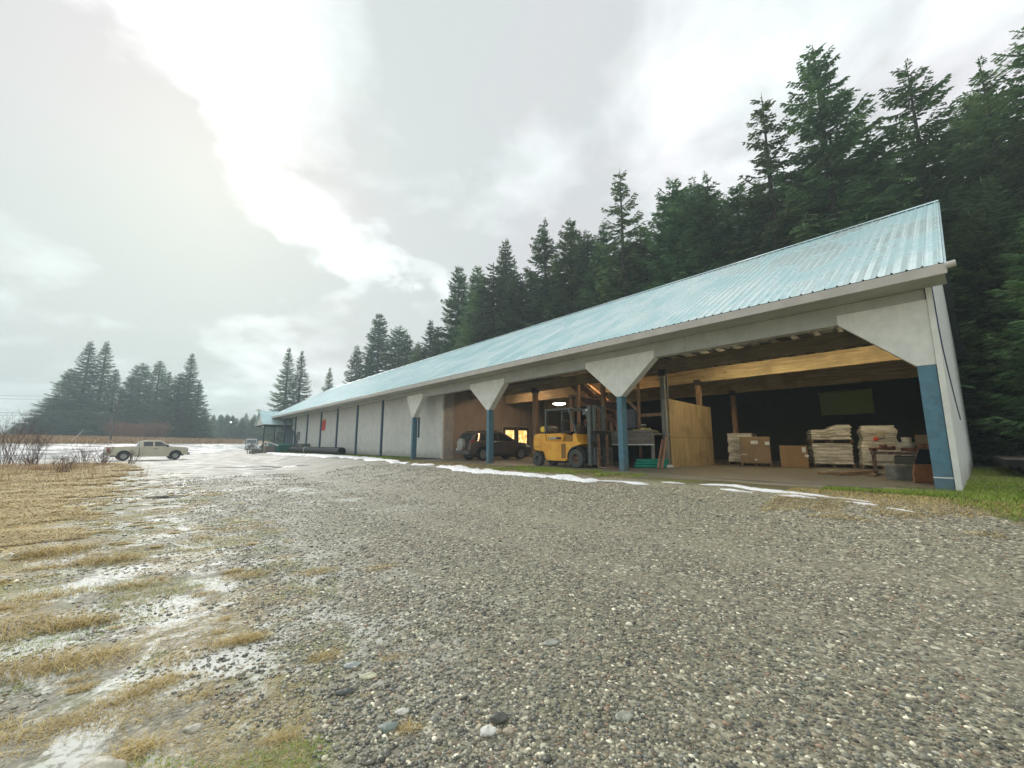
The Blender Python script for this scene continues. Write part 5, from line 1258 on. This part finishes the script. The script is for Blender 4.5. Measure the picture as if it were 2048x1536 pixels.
def wire(a, b_, sag, label, r=.022):
    pts = []
    for i in range(17):
        f = i/16; p = Vector(a).lerp(Vector(b_), f); p.z -= sag*4*f*(1-f); pts.append(p)
    mb = MB(); mb.tube(pts, r, 5); tag(mb.build("overhead_wire", m_wire), label, "wire")
wire((-74.2,75.6,10.4),(-150,60,17),2.6,"upper overhead wire running left from the leaning pole")
wire((-73.2,75.0,9.9),(-150,58,15.5),2.6,"second overhead wire running left just below the top one")
wire((-73.6,75.2,7.2),(-150,62,11.2),1.6,"lower thick overhead wire running left from the leaning pole", .035)
wire((-73.6,75.2,6.9),(-150,62,10.2),1.6,"lowest overhead wire running left from the leaning pole")
wire((-72.8,75.2,8.0),(-90.5,110.8,6.3),1.2,"overhead wire sagging from the leaning pole to the short pole")
wire((-90.5,110.8,6.3),(-100,145,5.4),.9,"overhead wire from the short pole to the distant lamp pole")
t = thing("street_lamp", "curved-arm street lamp rising above the far porch roof", "street lamp", (-57.6, 99.9, 0), 0)
mb = MB(); mb.tube([(0,0,0),(0,0,10.6)], [.13,.10], 8); mb.build("pole", M("galvanised_pole", (.30,.31,.30), .5), t, smooth=40)
mb = MB(); mb.tube([(0,0,9.7),(-.15,0,10.6),(-.8,0,10.95),(-1.9,0,11.05)], .05, 8); mb.build("arm", M("galvanised_arm", (.40,.41,.40), .5), t, smooth=40)
mb = MB(); mb.prism([(-2.5,10.98),(-1.85,10.98),(-1.85,11.10),(-2.3,11.14)], -.14, .14); mb.build("lamp_head", M("lamp_grey", (.35,.36,.35), .5), t)
# dark white stick on the bank
t = tag(MB().bar((-71.5,66.5,gzf(-71.5,66.5)+.0),(-69.9,66.8,gzf(-69.9,66.8)+2.2),.06,.06).build("stake", m_plainw), "pale slanting stake on the bank across the road", "stake")

# ------------------------------------------------------------------ spruces
def leaf_mat(name, a, c, d, brown=.5):
    m, nt, b = newmat(name)
    P = nt.new('ShaderNodeNewGeometry').outputs['Position']
    rn = nt.new('ShaderNodeObjectInfo').outputs['Random']
    oc = nt.new('ShaderNodeTexCoord').outputs['Object']
    n = nt.noise(oc, .7, 5, .65); n2 = nt.noise(P, 4.5, 3, .6)
    col = nt.mix(nt.step(n, .35, .65), a, c)
    col = nt.mix(nt.math('MULTIPLY', nt.step(n2, .45, .7), .5), col, d)
    col = nt.mix(nt.math('MULTIPLY', nt.step(nt.noise(oc, .45, 4, .6), .58, .72), brown), col, (.17,.12,.055))
    h = nt.new('ShaderNodeHueSaturation', {'Hue': nt.mixf(rn, .475, .52), 'Saturation': 1.0, 'Value': nt.mixf(nt.math('FRACT', nt.math('MULTIPLY', rn, 7.3)), .65, 1.5), 'Color': col})
    nt.put(b.inputs['Base Color'], h.outputs[0]); b.inputs['Roughness'].default_value = .65
    b.inputs['Specular IOR Level'].default_value = .25
    tr_ = nt.new('ShaderNodeBsdfTranslucent', {'Color': h.outputs[0]})
    mx = nt.new('ShaderNodeMixShader', {0: .28, 1: b.outputs[0], 2: tr_.outputs[0]})
    out = [q for q in m.node_tree.nodes if q.type == 'OUTPUT_MATERIAL'][0]; m.node_tree.links.new(mx.outputs[0], out.inputs[0])
    return m
m_leaf = leaf_mat("spruce_needles", (.068,.135,.058), (.155,.250,.100), (.225,.285,.105))
m_bark = M("spruce_bark", (.05,.038,.028), .9, .3, 6)
def spruce_mesh(H, Rm, seed, top_sparse=.0, base=.03, droop=.35, dens=1.0, ragged=.3, shape=.85):
    r = np.random.default_rng(seed)
    A, B, WD, HH = [], [], [], []           # twig segments
    z = H*base; tris_V = []
    bough = []
    while z < H*.985:
        f = z/H
        env = Rm*min(1.0, (1-f)**shape*1.15+.02)*(.55+.45*min(1, f/.18))
        sp = (.30+.34*(1-f))/dens
        nb = int(r.integers(5, 8)) if f < .93 else 4
        a0 = r.random()*6.28
        for i in range(nb):
            if r.random() < top_sparse*f: continue
            L = env*(1-ragged*r.random()**1.5*1.4)*(1+(.25 if r.random() < .08 else 0))
            L = max(L, .25)
            a = a0+6.283*i/nb+r.normal(0, .25)
            up = (.55*f**2-.10)-.15*(1-f); 
            bough.append((z+r.normal(0,.1), a, L, up, f))
        z += sp*(.7+.6*r.random())
    P0, P1, S, Wd = [], [], [], []
    tV = []; tF = []
    def add(base_p, tip_p, side, w):
        """arrays (k,3): narrow leaf shaped quad"""
        mid = base_p*.55+tip_p*.45
        V = np.stack([base_p, mid-side*w[:, None], tip_p, mid+side*w[:, None]], 1)
        tV.append(V)
    lv = []
    for z, a, L, up, f in bough:
        d = np.array([math.cos(a), math.sin(a), 0.]); s = np.array([-d[1], d[0], 0.])
        n = max(6, int(L*7.0*dens)+3)
        t = np.linspace(.06, 1, n)+r.normal(0, .01, n)
        curve = lambda t: (np.outer(L*t, d)+np.outer(np.zeros_like(t), s)+np.stack([t*0, t*0, z+L*(up*t-droop*np.sin(t*2.6)*.5*(1-f*.6)+.22*t**3*(1-.3*f))], -1))
        c = curve(t)
        for side in (-1, 1):
            tl = (.16+.34*L*(.35+.65*(1-t))*np.minimum(1, t*3.2))*(.6+.7*r.random(n))
            tl = np.minimum(tl, 1.05)
            fw = .55+.35*r.random(n)
            dirn = d[None]*fw[:, None]+side*s[None]*(1-.25*fw)[:, None]
            dirn[:, 2] += -.22-.35*r.random(n)*(1-f*.6)
            dirn /= np.linalg.norm(dirn, axis=1)[:, None]
            tip = c+dirn*tl[:, None]
            # hanging plane orientation mixes horizontal and vertical blades
            sd = np.cross(dirn, np.array([0, 0, 1.])); sd /= np.linalg.norm(sd, axis=1)[:, None]
            tw = r.normal(0, .6, n)
            upv = np.cross(sd, dirn); sv = sd*np.cos(tw)[:, None]+upv*np.sin(tw)[:, None]
            add(c, tip, sv, .055+.05*tl)
            # secondary sprays
            for q in (.35, .68):
                b0 = c+(tip-c)*q; dd_ = dirn+ (d[None]*.9-side*s[None]*.25)*.9; dd_[:, 2] -= .25*r.random(n)
                dd_ /= np.linalg.norm(dd_, axis=1)[:, None]
                m_ = tl > .22
                add(b0[m_], (b0+dd_*(tl*.45)[:, None])[m_], sv[m_], (.045+.03*tl)[m_])
                dd_ = dirn*.7+side*s[None]*.6; dd_[:, 2] -= .5*r.random(n)
                dd_ /= np.linalg.norm(dd_, axis=1)[:, None]
                add(b0[m_], (b0+dd_*(tl*.40)[:, None])[m_], sv[m_], (.045+.03*tl)[m_])
        # tip and stem
        add(c[-1:], c[-1:]+d[None]*.25+np.array([[0,0,.08]]), s[None], np.array([.05]))
        k = c[:-1:2]; k2 = c[1::2][:len(k)]
        k = k[:len(k2)]
        add(k, k2+(k2-k)*.8, np.tile([[0,0,1.]], (len(k), 1)), np.full(len(k), .03+.01*L))
    # leader
    zz_ = np.linspace(H*.9, H*.99, 8); c = np.stack([zz_*0, zz_*0, zz_], -1)
    aa = r.random(8)*6.28; tip = c+np.stack([np.cos(aa)*.22, np.sin(aa)*.22, zz_*0+.18], -1); add(c, tip, np.tile([[0,0,1.]], (8, 1)), np.full(8, .04))
    add(np.array([[0,0,H*.97]]), np.array([[0,0,H*1.0+.25]]), np.array([[1.,0,0]]), np.array([.05]))
    V = np.concatenate(tV); n = len(V)
    return npmesh("crown", V.reshape(-1, 3), np.arange(n*4).reshape(-1, 4), 4)
def spruce(name, label, cat, H, Rm, seed, loc=(0,0,0), group=None, **kw):
    t = thing(name, label, cat, loc, 0, group)
    me_ = spruce_mesh(H, Rm, seed, **kw)
    link("crown", me_, m_leaf, t)
    mb = MB(); mb.tube([(0,0,-.5),(0,0,H*.5),(0,0,H*.99)], [H*.011+.05, H*.007+.03, .02], 9); mb.build("trunk", m_bark, t, smooth=60)
    return t
GF = "spruces of the forest behind the barn"
T = {}
specs = {'A': (28, 4.6, 1, dict(ragged=.4, shape=.66)), 'B': (29, 5.4, 2, dict(ragged=.6, top_sparse=.35, dens=.95, shape=.72)), 'C': (26, 4.6, 3, dict(ragged=.5, shape=.55)),
         'D': (27, 3.9, 4, dict(ragged=.35, droop=.45, shape=.72)), 'E': (25, 4.4, 6, dict(ragged=.65, top_sparse=.45, dens=.85, shape=.75)), 'F': (22, 3.6, 8, dict(ragged=.3, shape=.75)), 'G': (28, 4.8, 12, dict(ragged=.5, shape=.95, droop=.45)), 'H': (27, 4.4, 15, dict(ragged=.85, top_sparse=.55, shape=.6, dens=1.05))}
# notable spruces of the skyline:   key, x, y, height, label
sky = [('B',21.4,25.2,29.3,"tallest ragged spruce with long side boughs above the middle of the roof"),
 ('E',19.0,27.5,27.3,"thin sparse spruce just left of the tallest one"),
 ('B',26.2,23.7,26.1,"pointed spruce above the near end of the roof"),
 ('E',29.9,22.8,25.3,"open-crowned spruce near the right edge of the picture"),
 ('B',30.6,20.6,26.2,"ragged spruce cut off by the right edge of the picture"),
 ('E',10.6,36.6,27.8,"bushy-topped spruce standing clear above the middle of the skyline"),
 ('C',14.2,33.1,24.1,"broad spruce right of the bushy-topped one"),
 ('H',16.3,31.2,23.4,"narrow spruce tucked below the thin sparse one"),
 ('H',4.0,46.6,28.3,"spruce above the carport part of the roof, right one of a close pair"),
 ('A',6.7,43.8,26.6,"full spruce above the carport part of the roof, blunt topped"),
 ('D',-.9,54.4,29.9,"slender spruce standing tallest above the closed part of the barn"),
 ('A',-5.2,58.8,27.8,"dense spruce left of the slender one above the closed part"),
 ('A',-8.6,62.6,29.5,"leftmost large spruce of the forest edge, boughs reaching over the sky"),
 ('A',-30.8,91.6,31.4,"single tall spruce rising from the small far clump behind the roof"),
 ('C',-25.3,89.2,27.6,"rounded spruce right of the tall one in the far clump"),
 ('D',-37.9,97.5,25.6,"lower spruce at the left of the far clump"),
 ('G',-49.1,108.2,22.0,"small lone spruce peeping over the far roof"),
 ('G',-62.9,112.4,27.8,"left one of the two slim spruces beyond the barn's far end"),
 ('G',-60.2,114.4,27.6,"right one of the two slim spruces beyond the barn's far end"),
 ('F',-19.7,82.9,22.0,"small spruce in the gap between the far clump and the forest edge"),
 ('F',-22.8,86.5,25.0,"spruce at the right shoulder of the far clump"),
 ('D',-34.0,95.0,23.0,"short spruce between the two taller ones of the far clump"),
]
rt_ = random.Random(5)
for key, x, y, H, lb in sky:
    h0 = specs[key][0]
    if key not in T:
        kw = specs[key][3]; T[key] = spruce("spruce_tree", lb, "tree", h0, specs[key][1], specs[key][2], (x, y, gzf(x,y)), None, **kw)
        q = T[key]
    else: q = dup(T[key], (x, y, gzf(x,y)), rt_.uniform(0,6.28), lb)
    s_ = H/h0; wk = 1.3 if x < -15 else 1.1; q.scale = (s_*wk, s_*wk, s_)
    q.rotation_euler[2] = rt_.uniform(0, 6.28)
keys = list(T)
# the body of the forest
for row_, (n0, d0, d1, st, hm) in enumerate(((21.5,-17,9,2.9,.86),(21.0,9,62,2.6,.98),(24.5,-20,61,2.8,1.02),(29,-26,59,3.6,1.06),(35,-30,60,4.4,1.14),(27,78,97,3.0,.80))):
    d = d0
    while d < d1:
        n = n0+rt_.uniform(-1.2,1.2); p = W(d, n)
        near = any((p.x-s[1])**2+(p.y-s[2])**2 < 3.0 for s in sky)
        if not near and p.y > 1.0 and p.x < p.y*1.9+6:
            k_ = rt_.choice('ABCDFGH'); H = 26*hm*rt_.uniform(.78,1.0)
            if d > 45: H *= .9
            s_ = H/specs[k_][0]
            q = dup(T[k_], (p.x, p.y, gzf(p.x,p.y)-.2), rt_.uniform(0,6.28), "dark spruce within the solid mass of forest behind the barn roof", GF, (s_*rt_.uniform(1.15,1.55), s_*rt_.uniform(1.15,1.55), s_))
        d += st*rt_.uniform(.75,1.25)
# low young spruces beside the near end of the barn
for x, y, H, lb in ((17.5,12.6,9,"young spruce right of the barn's end wall, low boughs near the flatbed"),(20.5,14.0,12,"young spruce at the right edge behind the flatbed"),(23.2,19.2,13,"young dark spruce just beyond the end wall"),(22.5,16.5,11,"short spruce filling the shade behind the flatbed"),(24.5,19.5,15,"mid-height spruce in the shade at the right edge")):
    if x < 18: continue
    s_ = H/22; dup(T['F'], (x, y, gzf(x,y)-.3), rt_.uniform(0,6.28), lb, None, (s_*1.4, s_*1.4, s_))
# clump on the left
GL = "spruces of the left clump across the road"
LT = [(120,735,112,5.4,"outermost low spruce at the left foot of the left clump"),(150,676,108,6.2,"tallest spruce of the left clump, left one of the twin tops"),(184,676,110,5.6,"tall spruce of the left clump, right one of the twin tops"),
      (95,790,106,5.0,"low spreading spruce at the far left of the left clump"),(212,735,108,4.6,"spruce on the right shoulder of the twin-topped pair"),(265,722,118,4.6,"round-topped spruce left of centre in the left clump"),(300,716,116,4.8,"round-topped spruce at the centre of the left clump"),
      (248,745,112,4.4,"shorter spruce between the twin tops and the round tops"),(322,740,118,4.2,"spruce between the round tops and the pointed right one"),(364,702,114,5.2,"pointed spruce at the right end of the left clump"),(345,745,110,4.8,"lower spruce left of the pointed right one"),(385,760,118,4.2,"lower spruce at the right foot of the left clump"),
      (60,830,100,4.2,"low spruce by the left end of the bank"),(403,815,125,3.6,"small spruce right of the left clump")]
SRC = {}
pit = R(PITCH)
for i, (px_, py_, Zd, rr_, lb) in enumerate(LT):
    # distance Zd straight ahead; top height from the angle it subtends
    Xw = (px_-1024)/815*Zd*math.cos(pit)**-1*math.cos(pit); Yw = Zd
    x = (px_-1024)/824*Zd; g_ = gzf(x, Zd)
    H = 1.5+(888-py_)/822*Zd-g_
    k_ = ('A','G','G','A','G','C','F','D','G','G','A','G','D','G')[i]
    sr = SRC.get(k_) 
    s_ = H/specs[k_][0]; w_ = rr_/specs[k_][1]
    q = dup(T[k_], (x, Zd, g_-.1), rt_.uniform(0,6.28), lb, None, (w_*1.3, w_*1.3, s_))
# distant treeline
GD = "distant spruces of the low treeline across the lot"
for i in range(95):
    f = i/94; px_ = 385+ (640-385)*f+rt_.uniform(-4,4) if i % 3 else 20+ (500)*rt_.random()
    Zd = rt_.uniform(150,178) if i % 3 else rt_.uniform(165,190)
    x = (px_-1024)/824*Zd; g_ = gzf(x, Zd)
    if px_ < 380: Zd = rt_.uniform(135,150); x = (px_-1024)/824*Zd
    top = 832+rt_.uniform(-8,16); H = 1.5+(888-top)/822*Zd-g_
    if px_ < 380: H *= .75
    k_ = rt_.choice(('A','C','F','D')); s_ = H/specs[k_][0]; w_ = rt_.uniform(.65,.95)
    dup(T[k_], (x, Zd, g_-.2), rt_.uniform(0,6.28), "hazy spruce in the low distant treeline beyond the lot", GD, (w_, w_, s_))
# rusty leafless thicket in front of the left clump
def bush(name, label, loc, h, w, n, seed, mat, thick=.012, group=None):
    r = random.Random(seed); mb = MB()
    for i in range(n):
        a = r.uniform(0,6.28); ln = r.uniform(.1,.75)*w; hh = h*r.uniform(.55,1)
        p0_ = Vector((r.gauss(0,w*.12), r.gauss(0,w*.12), 0)); p2 = p0_+Vector((math.cos(a)*ln, math.sin(a)*ln, hh)); p1_ = p0_.lerp(p2,.5)+Vector((r.gauss(0,.04)*h, r.gauss(0,.04)*h, h*.05))
        mb.tube([p0_, p1_, p2], [thick, thick*.75, thick*.3], 4, cap=False)
        for k in range(r.randint(2,5)):
            f = r.uniform(.35,.95); q = p1_.lerp(p2, (f-.5)*2) if f > .5 else p0_.lerp(p1_, f*2)
            a2 = r.uniform(0,6.28); l2 = h*r.uniform(.10,.28)
            e = q+Vector((math.cos(a2)*l2*.6, math.sin(a2)*l2*.6, l2*.8))
            mb.tube([q, e], [thick*.5, thick*.2], 3, cap=False)
            for k2 in range(2):
                a3 = r.uniform(0,6.28); q2 = q.lerp(e, r.uniform(.3,.9)); mb.tube([q2, q2+Vector((math.cos(a3), math.sin(a3), 1.1))*l2*.35], [thick*.3, thick*.15], 3, cap=False)
    o = mb.build(name, mat, loc=loc); return tag(o, label, "shrub", group)
m_twig = M("bare_twigs", (.13,.085,.075), .8, .3, 5)
m_twig2 = M("rusty_twigs", (.24,.10,.055), .8, .3, 5)
for i, (x, y, h, w, n, lb) in enumerate(((-33.5,27.6,3.9,2.2,30,"tallest bare shrub at the left edge of the verge"),(-31.2,27.0,2.8,1.6,26,"bare shrub right of the tallest one at the left edge"),(-30.2,29.2,1.7,1.4,22,"low bare shrub leaning right in the rusty weeds"),
        (-30.2,30.6,1.5,1.0,18,"thin bare shrub midway between the left edge and the pickup"),(-29.6,32.2,1.2,.9,16,"thin bare shrub left of the pickup's tail"),(-28.0,28.4,.9,.8,16,"slight bare shrub among the weeds left of the pickup"),(-29.0,25.0,1.0,1.2,20,"short dark shrub low on the left verge"),(-23.5,21.8,1.1,1.0,22,"dark purplish shrub at the left edge below the road"))):
    bush("bare_shrub", lb, (x, y, gzf(x,y)-.05), h, w, n, 40+i, m_twig, .016)
for i in range(9):
    px_ = 225+i*12; Zd = 98+rt_.uniform(-3,3); x = (px_-1024)/824*Zd
    bush("thicket_shrub", "rust-red leafless bush in the thicket behind the leaning pole", (x, Zd, gzf(x,Zd)-.1), 4.2+rt_.uniform(-1,.6), 3.4, 70, 80+i, m_twig2, .03, "rust-red bushes of the thicket behind the leaning pole")

# ------------------------------------------------------------------ air
mb = MB(); mb.box(-420, 420, -60, 420, -1.2, 46)
hz_ = mb.build("haze", None)
m = bpy.data.materials.new("haze_air"); m.use_nodes = True; tnt = NT(m.node_tree)
for q in list(m.node_tree.nodes):
    if q.type == 'BSDF_PRINCIPLED': m.node_tree.nodes.remove(q)
vol = tnt.new('ShaderNodeVolumePrincipled'); vol.inputs['Color'].default_value = (.74,.90,.94,1); vol.inputs['Density'].default_value = HAZE = .0019; vol.inputs['Anisotropy'].default_value = .2
out = [q for q in m.node_tree.nodes if q.type == 'OUTPUT_MATERIAL'][0]; m.node_tree.links.new(vol.outputs[0], out.inputs['Volume'])
hz_.data.materials.append(m); tag(hz_, kind='stuff'); hz_.display_type = 'WIRE'
